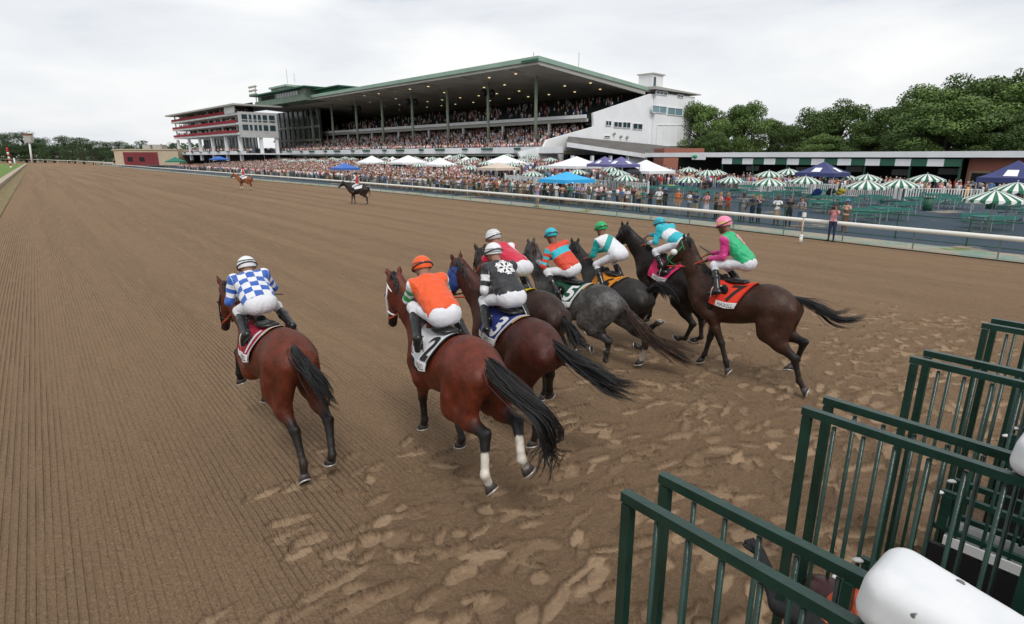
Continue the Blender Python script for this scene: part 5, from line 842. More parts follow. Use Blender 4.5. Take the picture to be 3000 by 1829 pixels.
# ---- covered porch below the gable
pc=empty('porch_canopy',FP(-6,20,0),0,'low sloping canopy with white edge and dark underside in front of the gable','canopy'); pco=Vector(gso)-Vector(FP(-6,20,0))
def pcb(f,*a):
    o=f(*a,pc); o.location=pco; return o
A0=sp(1662,400,-1.); A1=sp(2012,434,-1.); B0=sp(1660,418,-11.); B1=sp(1893,453,-11.)
pts=[(-1.2,A0[0],A0[1]),(-1.7,A1[0],A1[1]),(-11,B1[0],B1[1]),(-11,B0[0],B0[1])]
pcb(slab,'canopy_roof',ROOFT,[([(a,b,z-.5) for a,b,z in pts],[(a,b,z) for a,b,z in pts])])
pcb(slab,'canopy_edge',SW,[([(-11.02,B0[0],B0[1]-.75),(-11.02,B1[0],B1[1]-.75),(-11.3,B1[0],B1[1]-.75),(-11.3,B0[0],B0[1]-.75)],[(-11.02,B0[0],B0[1]+.05),(-11.02,B1[0],B1[1]+.05),(-11.3,B1[0],B1[1]+.05),(-11.3,B0[0],B0[1]+.05)])])
pcb(fb,'canopy_posts',SW,[(-10.8,-10.3,b,b+.5,0,3.6) for b in np.linspace(B0[0]+2,B1[0]-.5,5)]); pcb(fb,'canopy_wall',DRK,[(-1.9,-1.65,A0[0],A1[0]-6,0,3.8)]); pcb(fb,'canopy_white_wall',SW,[(-10.2,-9.9,B1[0]-5,B1[0],0,3.3)])
# ================================================================ low concession building on the right
TB=st_of(np.array([47.,62.5]))[1]
def SB(s0,s1,t0,t1,z0,z1): return [W(s,t,z0) for s,t in ((s0,t0),(s1,t0),(s1,t1),(s0,t1))],[W(s,t,z1) for s,t in ((s0,t0),(s1,t0),(s1,t1),(s0,t1))]
def st_on(px,t): # s of the vertical plane t seen at px
    r=ray(px,460); k=t/(ev@r[:2]); return float(dv@(r[:2]*k))
BR=D.materials.new('red_brick'); BR.use_nodes=True; T=NT(BR); bk_=T.n('ShaderNodeTexBrick',{'Vector':T.n('ShaderNodeMapping',{0:T.coord(),'Rotation':(math.pi/2,0,-AT)}).outputs[0],'Color1':(.40,.13,.08,1),'Color2':(.33,.10,.065,1),'Mortar':(.28,.2,.16,1),'Scale':4.}); T.set('Base Color',bk_.outputs[0]); T.set('Roughness',.9)
cbd=empty('concession_building',W(8,TB),0,'long low concession building with white roof edge and green and white striped valance','building'); co_=W(8,TB)
def kb(name,m,boxes,parent=cbd):
    b=MB()
    for q in boxes: lo,hi=SB(*q); b.hexa([p-co_ for p in lo],[p-co_ for p in hi])
    return b.build(name,m,parent)
sA,sB,sC=st_on(1900,TB),st_on(2118,TB-.6),st_on(2822,TB-.6)
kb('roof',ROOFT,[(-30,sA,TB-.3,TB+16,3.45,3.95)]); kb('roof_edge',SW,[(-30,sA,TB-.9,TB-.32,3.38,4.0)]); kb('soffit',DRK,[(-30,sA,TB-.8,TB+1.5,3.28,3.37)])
n=18; ss=np.linspace(sC,sB,n+1)
for i in range(n): kb('valance_panel',DGN if i%2==0 else SW,[(ss[i],ss[i+1],TB-.75,TB-.70,2.45,3.2)])
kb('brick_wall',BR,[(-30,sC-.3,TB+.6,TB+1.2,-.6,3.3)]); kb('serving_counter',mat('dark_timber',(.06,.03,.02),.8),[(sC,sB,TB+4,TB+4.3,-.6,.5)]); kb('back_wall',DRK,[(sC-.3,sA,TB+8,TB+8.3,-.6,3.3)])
for s in ss[::3]: kb('post',GPT,[(s,s+.2,TB-.4,TB-.2,-.6,3.3)])
for px in (2885,2945): s=st_on(px,TB+.6); d_=kb('door',mat('door_frame_tan',(.30,.22,.13),.6),[(s-1.0,s+1.0,TB+.5,TB+.59,-.6,2.0)]); kb('door_opening',DRK,[(s-.75,s+.75,TB+.4,TB+.49,-.6,1.8)],d_)
for i,(px,z0) in enumerate(((2200,1.4),(2350,1.3),(2500,1.5),(2640,1.2),(2780,1.4))): s=st_on(px,TB+7); kb('menu_board',mat('menu_board_white',(.35,.38,.35),.5),[(s-1,s+1,TB+7.8,TB+7.95,z0,z0+.7)])
b=MB(); sS=st_on(2045,TB-1.1); q=0; b.hexa(*[[W(s,t,z)-co_ for s,t in ((sS-1.2,TB-1.1),(sS+1.0,TB-1.1),(sS+1.0,TB-1.0),(sS-1.2,TB-1.0))] for z in (3.0,3.9)]); sn=b.build('hanging_sign',SW,cbd); b=MB(); b.sph(W(sS+.5,TB-1.14,3.45)-co_,(.4,.4,.25),8,6); b.build('sign_mark',mat('sign_green',(.02,.30,.10),.5),sn)
bp=empty('brick_outbuilding',ATY(1945,455,112.),0,'flat brick block rising behind the white gable and the concession roof','building'); b=MB(); b.box(0,7.6,0,8,0,4.95); o=b.build('walls',BR,bp); bp.location.z=0
# ================================================================ cream building far left
fbld=empty('far_building',ATY(400,470,230.),0,'cream building with a maroon side wall at the far end of the stand','building'); fbld.location.z=0; X0=float(ATY(332,440,230)[0]-fbld.location.x); X1=float(ATY(520,440,230)[0]-fbld.location.x)
b=MB(); b.box(X0,X1,0,20,0,5.8); b.build('cream_walls',BEIGE,fbld); b=MB(); b.box(X0+3.5,X0+17,-.1,-.01,0,5.0); b.build('maroon_wall',MAR,fbld); b=MB(); b.box(X0-.3,X1,-.3,20,5.8,6.2); b.build('parapet',BEIGE,fbld)
for k in range(2): b=MB(); b.box(X0+5+k*4.6,X0+7+k*4.6,-.2,-.11,1.6,3.2); b.build('window',DRK,fbld)
for k,(x0,x1) in enumerate(((9,12),(13,16.5))): b=MB(); b.box(X0+x0,X0+x1,4,8,6.2,7.9); b.build('roof_unit',LIP,fbld)
# ================================================================ crowd
SHIRT=dict(white=(.80,.80,.80),pink=(.70,.32,.34),red=(.45,.03,.03),navy=(.02,.03,.09),blue=(.10,.22,.48),teal=(.03,.22,.22),grey=(.25,.25,.26),black=(.015,.015,.015),tan=(.45,.33,.20),olive=(.10,.10,.05),lavender=(.42,.36,.58),orange=(.60,.17,.04),maroon=(.18,.02,.03),peach=(.70,.42,.33))
PANT=dict(khaki=(.42,.33,.22),black=(.015,.015,.018),navy=(.02,.03,.07),white=(.65,.65,.66),denim=(.09,.15,.26),grey=(.20,.20,.21),brown=(.14,.08,.045))
SKN=[(.42,.22,.15),(.36,.17,.11),(.28,.13,.08),(.15,.07,.04),(.48,.27,.20)]; HRC=[(.02,.015,.01),(.08,.045,.02),(.25,.17,.08),(.35,.33,.32),(.05,.02,.01)]
pm=D.materials.new('person_surface'); pm.use_nodes=True; T=NT(pm); zo=T.n('ShaderNodeAttribute',attribute_name='zone'); zx=T.n('ShaderNodeSeparateXYZ',{0:zo.outputs['Vector']}).outputs
def oa(nm): return T.n('ShaderNodeAttribute',attribute_type='OBJECT',attribute_name=nm).outputs['Color']
c=T.mix(T.m_('GREATER_THAN',zx[0],.5),oa('tone_skin'),oa('tone_top')); c=T.mix(T.m_('GREATER_THAN',zx[1],.5),c,oa('tone_legs')); c=T.mix(T.m_('GREATER_THAN',zx[2],.5),c,oa('tone_hair')); f=T.noise(9,4,.6,T.coord()); c=T.mix(T.rng(f,.35,.65,.0,.5),c,T.mix(1.,c,(.55,.55,.58),'MULTIPLY')); T.set('Base Color',c); T.set('Roughness',.8)
def person_mesh(pose,outfit,hair,h=.026):
    S=SDF(); A=np.array
    S.cone((0,0,.98),(0,0,1.22),.125,.120,.06,(1,0,0),.72); S.cone((0,0,1.22),(0,.0,1.40),.135,.10,.06,(1,0,0),.68); S.cone((0,-.15,1.42),(0,.15,1.42),.055,.055,.05)
    lean=.0
    hd=(.03,0,1.64); S.cone((0,0,1.42),(.02,0,1.56),.055,.05,.02); S.ell(hd,(.095,.075,.118),.02); S.ell((.125,0,1.625),(.015,.012,.02),.015); 
    if pose=='lean': ar=[((0,.19,1.40),(.10,.27,1.14),(.34,.10,1.18)),((0,-.19,1.40),(.10,-.27,1.14),(.34,-.10,1.18))]
    elif pose=='down': ar=[((0,.19,1.40),(-.03,.25,1.12),(.04,.24,.88)),((0,-.19,1.40),(-.03,-.25,1.12),(.04,-.24,.88))]
    elif pose=='phone': ar=[((0,.19,1.40),(.16,.23,1.30),(.24,.08,1.58)),((0,-.19,1.40),(.16,-.23,1.28),(.24,-.06,1.56))]
    else: ar=[((0,.19,1.40),(.02,.27,1.14),(.18,-.06,1.16)),((0,-.19,1.40),(.02,-.27,1.14),(.19,.07,1.20))]
    for a,b,c_ in ar: S.cone(a,b,.055,.042,.03); S.cone(b,c_,.042,.030,.02); S.ell(A(c_)+unit(A(c_)-A(b))*.05,(.04,.032,.042),.02)
    for s in (1,-1): S.cone((0,.09*s,.93),(.01,.10*s,.50),.095,.062,.05); S.cone((.01,.10*s,.50),(-.01,.11*s,.10),.058,.042,.03); S.cone((-.03,.11*s,.045),(.13,.13*s,.04),.045,.035,.03)
    if outfit=='skirt': S.cone((0,0,.95),(0,0,.55),.14,.21,.05)
    if hair=='long': S.cone((-.04,0,1.70),(-.06,0,1.42),.09,.07,.03)
    elif hair=='hat': S.ell((.03,0,1.72),(.20,.19,.022),.01); S.ell((.02,0,1.76),(.095,.09,.07),.02)
    elif hair=='cap': S.ell((.02,0,1.70),(.105,.09,.075),.01); S.ell((.13,0,1.70),(.07,.06,.012),.02)
    V,Q=S.mesh(h,pad=.03); x,y,z=V.T; armd=np.full(len(V),9.); fore=np.zeros(len(V),bool)
    for a,b,c_ in ar:
        d0,t0=segd(V,A(a),A(b)); d1,t1=segd(V,A(b),A(c_)); m=(d1<d0)&(d1<.09); fore|=m; fore|=(d0<.08)&(t0>.45)&(np.abs(y)>.18)
    top=(z>.95)&(z<1.475)&~fore; 
    if outfit=='trousers': leg=(z<=.95)&(z>.07)
    elif outfit=='shorts': leg=(z<=.95)&(z>.50)
    else: leg=(z<=.95)&(z>.53)
    leg&=~fore; hr=((z>1.665)|((x<-.0)&(z>1.56)))
    if hair=='long': hr|=(x<-.035)&(z>1.42)
    elif hair in('hat','cap'): hr=(z>1.69)
    hr|=(z<=.07)&(outfit!='skirt'); zone=np.stack([top,leg&~top,hr],1).astype(float); return V,Q,zone
PMESH={}
for i,pose in enumerate(('lean','down','phone','crossed')):
    for j,of in enumerate(('trousers','shorts','skirt')):
        hr=('short','cap','long','hat')[(i+2*j)%4] if of!='skirt' else ('long','hat')[i%2]
        V,Q,zn=person_mesh(pose,of,hr); o=mkobj('person',V,Q,pm,None,True,attrs={'zone':('FLOAT_VECTOR',zn)}); PMESH[(pose,of)]=(o.data,hr); D.objects.remove(o)
POSET=dict(lean='leaning forward',down='',phone='filming',crossed='arms folded'); OFT=dict(trousers='trousers',shorts='shorts',skirt='skirt'); HRT=dict(short='short hair',cap='a cap',long='long hair',hat='a wide hat')
seen={}
def put_person(x,y,z,face,pose,of,sh,pa,place,sc=1.,R=random):
    me,hr=PMESH[(pose,of)]; o=D.objects.new('person',me); COL.objects.link(o); o.location=(x,y,z); o.rotation_euler=(0,0,face); o.scale=(sc,sc,sc)
    o['tone_top']=SHIRT[sh]; o['tone_legs']=PANT[pa]; o['tone_skin']=R.choice(SKN); o['tone_hair']=R.choice(HRC) if hr in('short','long') else R.choice([(.6,.6,.6),(.02,.02,.02),(.45,.35,.2),(.1,.2,.4)])
    base=f"person in {sh} top and {pa} {OFT[of]} {'' if pose=='down' else POSET[pose]+' '}{place}".replace('  ',' '); base=base if len(base.split())<=16 else base.replace(' top and',' and'); tag(o,' '.join(base.split()[:16]),'person','spectators on the apron'); return o,base
R_=random.Random(5); placed=[]
face=math.atan2(-ev[1],-ev[0])
def okd(x,y,d): return all((x-a)**2+(y-b)**2>d*d for a,b in placed[-60:])
# the people along the mesh fence, placed from the photograph
row=[(2475,'peach','brown','crossed','skirt'),(2345,'grey','denim','lean','shorts'),(2310,'black','black','lean','trousers'),(2275,'white','khaki','lean','skirt'),(2222,'navy','black','phone','trousers'),(2203,'navy','navy','lean','trousers'),(2176,'grey','grey','down','skirt'),(2130,'red','brown','lean','skirt'),(2108,'pink','brown','lean','skirt'),(2097,'olive','black','lean','trousers'),(2068,'pink','white','lean','skirt'),(2036,'navy','khaki','lean','shorts'),(2018,'white','grey','lean','shorts')]
items=[]
def fence_spot(px,off):
    lo,hi=-10.,230.
    for _ in range(50):
        m=(lo+hi)/2; p=W(m,fent(m)+off,0); X=CX+F*p[0]/(p[1]*math.cos(TH)+(HC+.0)*math.sin(TH)); 
        if X>px: lo=m
        else: hi=m
    return m
for px,sh,pa,po,of in row:
    s=fence_spot(px,.42); p=W(s,fent(s)+.42,DZ+.06); items.append((p,sh,pa,po,of,1.))
    placed.append((p[0],p[1]))
px=1990
while px>1010:
    s=fence_spot(px,.45)
    for rk in range(1 if px>1700 else 2 if px>1400 else 3):
        off=.42+rk*.75+R_.uniform(-.1,.15); q=s+R_.uniform(-.35,.35); p=W(q,fent(q)+off,DZ+.06+float(zg(q,fent(q)+off)-DZ))
        if okd(p[0],p[1],.42): placed.append((p[0],p[1])); items.append((p,R_.choice(['white']*5+list(SHIRT)),R_.choice(list(PANT)),'lean' if rk==0 and R_.random()<.75 else R_.choice(['down','phone','crossed']),R_.choice(['trousers','shorts','shorts','skirt']),R_.uniform(.92,1.06)))
    px-=R_.uniform(9,14) if px>1700 else R_.uniform(8,12)
# people standing and walking further back, round the umbrellas
for k in range(55):
    px_=R_.uniform(2010,2990); t=R_.uniform(66,74.5) if px_>2100 else R_.uniform(50,72); s=st_on(px_,t)
    if s<-12: continue
    p=W(s,t,DZ+.06+float(zg(s,t)-DZ)); 
    if okd(p[0],p[1],.6): placed.append((p[0],p[1])); items.append((p,R_.choice(['white']*4+list(SHIRT)),R_.choice(list(PANT)),R_.choice(['down','down','crossed','phone']),R_.choice(['trousers','shorts','shorts','skirt']),R_.uniform(.92,1.06)))
items=sorted(items,key=lambda q:-q[0][0]/q[0][1])[:297]
n_row=0; used_l={}
ordn=lambda n:['first','second','third','fourth','fifth','sixth','seventh','eighth','ninth','tenth','eleventh','twelfth','thirteenth'][n]
for p,sh,pa,po,of,sc in items:
    s,t=st_of(p); 
    fr=t<fent(s)+.62
    if fr and n_row<13: place=f"{ordn(n_row)} left of the photographer"; n_row+=1
    elif fr: place=f"at the green fence"
    elif t<fent(s)+4: place="in the packed rows"
    else: place="among the striped umbrellas by the concession building" if s<50 else "among the white tents"
    o,base=put_person(*p,face+R_.uniform(-.5,.5),po,of,sh,pa,place,sc,R_)
    k=used_l.get(base,0); used_l[base]=k+1
    if k==0: continue
    lbl=(base.replace('filming ','').replace('leaning forward ','') if len(base.split())>10 else base)+[' farther left',' even farther left',' in the thick of the crowd',' near a white tent'][min(k-1,3)]; o['label']=' '.join(lbl.split()[:16]) 
# photographer between the rail and the fence
pp=G(2433,706,DZ+.05); 
o,_=put_person(pp[0],pp[1],DZ+.05,face+.1,'phone','trousers','pink','navy','',1.02,R_); o['label']='photographer in pink shirt and blue cap aiming a camera right behind the white rail'; o['group']='spectators on the apron'; del o['group']
cb_=MB(); cb_.box(.22,.30,-.08,.08,1.56,1.68); cb_.tube([(.30,0,1.62),(.40,0,1.62)],.04,8); c_=tag(cb_.build('camera_body',LEATH,loc=o.location),'black camera held up to the face of the photographer in pink','camera'); c_.rotation_euler=o.rotation_euler
pp=G(1574,607,DZ+.05); o,_=put_person(pp[0],pp[1],DZ+.05,face,'phone','trousers','lavender','khaki','',1.0,R_); o['label']='person in lavender shirt and khaki trousers standing alone between rail and fence'; del o['group']
# ---- the dense crowd as one mass
def crowd(name,P,label=None):
    n=len(P); R=np.random.default_rng(3); prof=[(.02,.10),(.45,.15),(.85,.16),(1.15,.19),(1.38,.20),(1.47,.07),(1.50,.075),(1.60,.10),(1.70,.09),(1.76,.03)]; m=5; ring=len(prof)
    an=np.arange(m)*2*math.pi/m; T0=np.array([[r*math.cos(a)*.8,r*math.sin(a),z] for z,r in prof for a in an]); nv=len(T0)
    yaw=R.uniform(0,6.28,n); sc=R.uniform(.9,1.08,n); c,s=np.cos(yaw),np.sin(yaw); V=np.empty((n,nv,3)); V[...,0]=(T0[:,0]*c[:,None]-T0[:,1]*s[:,None]); V[...,1]=(T0[:,0]*s[:,None]+T0[:,1]*c[:,None]); V[...,2]=T0[:,2]*sc[:,None]; V+=P[:,None,:]
    fq=[[i*m+j,i*m+(j+1)%m,(i+1)*m+(j+1)%m,(i+1)*m+j] for i in range(ring-1) for j in range(m)]; fq=np.array(fq); Q=(fq[None]+(np.arange(n)*nv)[:,None,None]).reshape(-1,4)
    sh=np.array([SHIRT[k] for k in ['white']*8+['pink','pink','pink','peach','peach','peach','peach','red','red','maroon','blue','navy','grey','black','tan','lavender','teal']]); pa=np.array(list(PANT.values())); sk=np.array(SKN+[(.42,.22,.15),(.46,.24,.17)]); hc=np.array(HRC+[(.5,.5,.5)])
    col=np.empty((n,nv,4)); col[...,3]=1; z=T0[:,2]; S_=sh[R.integers(0,len(sh),n)];P_=pa[R.integers(0,len(pa),n)];K_=sk[R.integers(0,len(sk),n)];H_=hc[R.integers(0,len(hc),n)]
    for j in range(nv): col[:,j,:3]=P_ if z[j]<.86 else S_ if z[j]<1.4 else K_ if z[j]<1.65 else H_
    bare=R.random(n)<.35; 
    for j in range(nv):
        if .84<z[j]<1.2 and T0[j,1]>.1: col[bare,j,:3]=K_[bare]
    m_=D.materials.get('crowd_cloth') or D.materials.new('crowd_cloth'); m_.use_nodes=True; T=NT(m_); T.set('Base Color',T.n('ShaderNodeAttribute',attribute_name='c').outputs['Color']); T.set('Roughness',.85)
    o=mkobj(name,V.reshape(-1,3),Q,m_,None,True,attrs={'c':('FLOAT_COLOR',col.reshape(-1,4))}); tag(o,label,'crowd',kind='stuff'); return o
R2=np.random.default_rng(21); L_=[]
for k in range(330): s=R2.uniform(6,62); t=R2.uniform(66.5,76); L_.append((s,t))
for k in range(420): s=R2.uniform(42,85); t=R2.uniform(52,72); L_.append((s,t))
for k in range(6200):
    s=R2.uniform(30,205); off=.9+abs(R2.normal(0,1))*9 if R2.random()<.35 else R2.uniform(.9,31); t=fent(s)+off
    if (s<72 and off>3.5+max(0,s-46)*.4) or (s<50 and off<1.7): continue
    L_.append((s,t))
P=np.array([W(s,t,float(zg(s,t))+.05) for s,t in L_]); crowd('crowd_on_apron',P,'dense standing crowd packed between the fence and the grandstand')
L_=[]
for k in range(2300):
    a=R2.uniform(2.6,134); i=R2.integers(0,NR); L_.append(FP(a,5.2+18.8*(i+.5)/NR,5.3+5.7*i/NR-.35))
for k in range(380): a=R2.uniform(2,136); i=R2.integers(0,NR); L_.append(FP(a,15+21*(i+.5)/NR,11.3+5.3*i/NR-.35))
for k in range(900): L_.append(FP(R2.uniform(0,160),R2.uniform(.4,4.6),4.5))
crowd('crowd_in_grandstand',np.array(L_),'seated crowd filling the dark tiers of the grandstand')
L_=[FP(R2.uniform(aR+1,aL-2),BB+R2.uniform(.6,5),zr[R2.integers(0,3)]) for k in range(420)]+[FP(R2.uniform(aR,aL),BB+R2.uniform(.6,5),4.4) for k in range(380)]+[FP(aL+R2.uniform(0,25),R2.uniform(-5,8),5.6) for k in range(60)]
crowd('crowd_in_clubhouse',np.array(L_),'crowd on the clubhouse balconies and terrace')
fb('club_annex_deck',BEIGE,[(aL+1,aL+28,-6,9,4.8,5.6)])
# ================================================================ tents
def tmat(n,c): return mat(n,c,.6,bump=(3,.2))
TM=dict(white=tmat('white_canvas',(.80,.80,.80)),navy=tmat('navy_canvas',(.035,.045,.15)),violet=tmat('violet_canvas',(.12,.11,.27)),blue=tmat('royal_blue_canvas',(.04,.14,.48)),sky=tmat('bright_blue_canvas',(.03,.40,.78)),black=tmat('black_canvas',(.03,.03,.035)),lime=tmat('lime_canvas',(.45,.70,.02)),beige=tmat('beige_canvas',(.62,.52,.42)),green=tmat('green_canvas',(.01,.16,.10)),grey=tmat('grey_canvas',(.22,.25,.28)))
def tent(px,ypk,yev,wpx,color,size,label,logo=None,gz=None):
    d=F*size*1.08/wpx; Y=d*math.cos(TH)*1.0; pk=ATY(px,ypk,Y); ev_=ATY(px,yev,Y); s,t=st_of(pk); g=float(zg(s,t)); g=min(g,ev_[2]-1.9) if gz is None else gz
    e=empty('canopy_tent',(pk[0],pk[1],g),AT,label,'tent','pop up tents on the apron'); h=size/2; ze=ev_[2]-g; zp=pk[2]-g; b=MB(); n=8; V=[];Fc=[]
    cs=[(-h,-h),(h,-h),(h,h),(-h,h)]
    for k in range(4):
        a=np.array(cs[k]);c2=np.array(cs[(k+1)%4]); base=len(V)
        for i in range(n+1):
            u=i/n; zz=ze+(zp-ze)*(u**1.25)
            for q in (0,.5,1.): p=(a*(1-q)+c2*q)*(1-u); V.append((p[0],p[1],zz-(.12*math.sin(math.pi*q)*(1-u)*0)))
        for i in range(n):
            for q in (0,1): m=base+i*3+q; Fc.append((m,m+1,m+4,m+3))
        V+=[(a[0],a[1],ze-.32),(c2[0],c2[1],ze-.32)]; Fc.append((len(V)-2,len(V)-1,base+2,base))
    b.add(V,Fc); o=b.build('canopy',TM[color],e)
    for x,y in cs: b=MB(); b.bar((x*.97,y*.97,0),(x*.97,y*.97,ze),.06); b.build('tent_leg',LIP,e)
    if logo:
        for side in ((0,-1),(-1,0)):
            b=MB(); w_=h*.22
            if 1:
                if side==(0,-1): P4=[(x,-h*(1-u)-.02,ze+(zp-ze)*u**1.25+.03) for x,u in ((-w_,.12),(w_,.12),(w_*.8,.50),(-w_*.8,.50))]
                else: P4=[(-h*(1-u)-.02,-x,ze+(zp-ze)*u**1.25+.03) for x,u in ((-w_,.12),(w_,.12),(w_*.8,.50),(-w_*.8,.50))]
                b.add(P4,[(0,1,2,3)])
            b.build('tent_logo',TM['white'],o)
    return e
TL=[(1150,459,477,52,'white',4.,'small white tent between the two leftmost tall ones'),(1250,460,478,50,'white',4.,'small white tent right of the second tall white one'),(1530,462,478,50,'white',4.,'small white tent behind the small blue tent'),(1600,466,482,56,'white',4.,'small white tent left of the large one by the corner'),(1089,456,476,72,'white',5.,'leftmost white peaked tent above the dense crowd'),(1196,455,476,92,'white',5.5,'second white peaked tent from the left above the crowd'),(1317,454,476,75,'white',5.5,'wide white peaked tent behind a smaller white one'),(1289,462,482,72,'white',4.,'smaller white tent tucked in front of the third wide one'),(1366,459,480,68,'white',4.5,'white tent in the middle of the white row'),(1396,462,480,50,'white',4.,'small low white tent between two larger white ones'),(1424,462,480,50,'white',4.,'small white tent just left of the widest white tent'),
(1476,454,478,108,'white',6.,'wide white tent right behind the beige tent'),(1460,476,492,92,'beige',4.5,'beige tent in front of the white row'),(1689,458,486,130,'white',6.,'large white tent right of the grandstand corner post'),(1893,468,500,122,'white',5.,'rightmost white tent, under the low porch canopy'),
(1772,458,481,74,'violet',3.2,'violet tent with white logo, left one of the pair'),(1820,459,482,80,'violet',3.2,'violet tent with white logo, right one of the pair'),(1010,478,492,66,'blue',3.6,'blue tent among striped umbrellas left of the white tents'),(1565,479,490,54,'blue',3.2,'small blue tent between striped umbrellas in the middle'),(1661,503,525,118,'sky',3.6,'bright sky blue tent close behind the fence crowd'),(1838,480,503,80,'black',3.2,'black tent beside the rightmost white tent'),(1967,473,486,44,'lime',3.,'lime green tent at the left end of the concession building'),(512,460,472,48,'green',4.5,'dark green tent at the far left of the crowd'),(575,458,466,30,'navy',4.5,'small navy tent under the clubhouse terrace'),(608,458,466,30,'navy',4.5,'second navy tent under the clubhouse terrace'),(640,457,466,44,'blue',4.5,'blue tent under the clubhouse columns'),(1058,470,480,40,'grey',4.,'grey tent just behind the leftmost white tent'),(1262,463,476,36,'grey',4.,'grey tent between two white tents'),
(2415,474,506,112,'navy',3.3,'navy tent with white badge in front of the striped valance'),(2985,470,520,150,'navy',3.3,'navy tent with white lettering cut by the right edge'),(2090,470,482,50,'black',3.,'black tent under the concession building edge')]
for q in TL: tent(*q,logo=q[4] in('violet','navy') and q[0]>1700)
# ================================================================ striped umbrellas
UG=mat('umbrella_green',(.012,.13,.065),.65); UW=mat('umbrella_white',(.72,.73,.70),.65)
def umb_proto():
    e=empty('striped_umbrella'); n=32; r=1.32; V=[];Fc=[];mi=[]; rings=[(0,0,.46),(.33,0,.36),(.66,0,.20),(1.,0,0)]
    for k,(f,_,z) in enumerate(rings):
        for j in range(n*2): a=2*math.pi*j/(n*2); V.append((r*f*math.cos(a),r*f*math.sin(a),2.05+z))
    for j in range(n*2): a=2*math.pi*j/(n*2); g=j%4; V.append((r*1.015*math.cos(a),r*1.015*math.sin(a),2.05-(.16 if j%4 in(1,2,3) else .08)))
    m=n*2
    for i in range(4):
        for j in range(m): Fc.append((i*m+j,i*m+(j+1)%m,(i+1)*m+(j+1)%m,(i+1)*m+j)); mi.append((j//2)%2)
    o=mkobj('canopy',V,[f[::-1] for f in Fc],[UG,UW],e,False,mi); b=MB(); b.tube([(0,0,0),(0,0,2.6)],.03,6); b.sph((0,0,2.58),.05,6,5); b.build('pole',LIP,e,True); return e
UP=umb_proto(); nU=[0]
def umbrella(px,py,wpx=None,label=None):
    # top of the canopy at this pixel; distance from the apparent width
    Y=F*2.64/wpx*1.0; p=ATY(px,py,Y); s,t=st_of(p); g=max(float(zg(s,t)),DZ)+.05
    if t<fent(s)+2: t=fent(s)+2; p=W(s,t,0)
    if nU[0]==0: o=UP
    else:
        o=UP.copy(); COL.objects.link(o)
        for ch in UP.children: c=ch.copy(); COL.objects.link(c); c.parent=o
    nU[0]+=1; gz=float(np.clip(p[2]-2.55,g-.4,g+1.2)); o.location=(p[0],p[1],gz); o.rotation_euler=(0,0,random.uniform(0,6)); tag(o,label,'umbrella','striped umbrellas over the picnic tables'); return o,s,t
UL=[ # px, py of the tip, width in px, label
(2919,556,146,'nearest striped umbrella, at the far right above the asphalt'),(2983,532,128,'striped umbrella cut by the right edge behind the nearest one'),(2540,526,110,'large striped umbrella left of the open asphalt patch'),(2638,523,104,'striped umbrella over the white picket fence right of the large one'),(2718,508,92,'striped umbrella in front of the brick wall'),(2757,514,60,'striped umbrella half hidden behind the one at the brick wall'),(2542,509,78,'striped umbrella just behind the large one'),(2463,504,84,'striped umbrella right below the navy badge tent'),(2507,497,50,'small striped umbrella far back under the valance'),(2361,515,90,'striped umbrella left of the navy badge tent'),(2312,493,72,'striped umbrella far back left of the navy badge tent'),(2254,499,76,'striped umbrella beside a taller one under the valance'),(2254,520,92,'striped umbrella over the left picket fence gap'),(2142,517,76,'striped umbrella with red seats beneath it'),(2101,499,56,'striped umbrella half hidden under the black tent'),(2073,497,66,'striped umbrella left of the black tent'),(2018,489,56,'striped umbrella beside the lime tent'),(2018,515,76,'striped umbrella behind the woman in white at the fence'),
(1835,511,72,'striped umbrella over the green round tables'),(1813,497,66,'striped umbrella near the black tent, front one'),(1795,486,64,'striped umbrella near the black tent, rear one'),(1693,495,60,'striped umbrella behind the sky blue tent, right one'),(1706,488,50,'striped umbrella behind the sky blue tent, rear one'),(1612,477,44,'striped umbrella left of the large white tent'),(1591,494,52,'striped umbrella below the small blue tent'),(1560,500,62,'striped umbrella left of the sky blue tent'),(1551,475,40,'striped umbrella behind the small blue tent'),(1530,484,44,'striped umbrella near the beige tent right edge'),(1501,491,48,'striped umbrella over the beige tent corner'),(1488,474,38,'striped umbrella behind the beige tent'),(1465,497,50,'striped umbrella in front of the beige tent'),(1423,491,46,'striped umbrella left end of the beige tent'),(1423,473,34,'striped umbrella behind the beige tent left corner'),(1377,494,50,'striped umbrella in the crowd, front of the mid row'),(1389,483,40,'striped umbrella in the crowd, mid row behind'),(1349,489,44,'striped umbrella left of the mid row front one'),(1350,478,34,'striped umbrella rear of the white tent row'),(1332,481,36,'striped umbrella under the white tent row'),(1300,492,46,'striped umbrella in front of the smaller white tent'),(1285,483,38,'striped umbrella near the smaller white tent'),(1268,481,36,'striped umbrella left of the smaller white tent'),(1228,486,44,'striped umbrella with green stripes strongest, left group'),(1217,479,34,'striped umbrella behind the left group'),(1185,483,38,'striped umbrella left group, second'),(1168,490,42,'striped umbrella left group, front'),(1131,488,38,'striped umbrella below the leftmost white tent'),(1131,476,32,'striped umbrella right beside the leftmost white tent'),(1083,484,34,'striped umbrella right of the blue tent'),(1066,482,34,'striped umbrella next to the blue tent'),(1035,475,30,'striped umbrella behind the blue tent'),(1012,472,28,'striped umbrella farther behind the blue tent'),(992,480,30,'striped umbrella left of the blue tent'),(975,473,28,'striped umbrella in the left crowd, fifth'),(941,480,30,'striped umbrella in the left crowd, fourth'),(918,477,28,'striped umbrella in the left crowd, third'),(888,477,28,'striped umbrella in the left crowd, second'),(858,482,28,'striped umbrella in the left crowd, front low one'),(836,477,26,'striped umbrella in the left crowd, first')]
for q in UL: umbrella(*q)
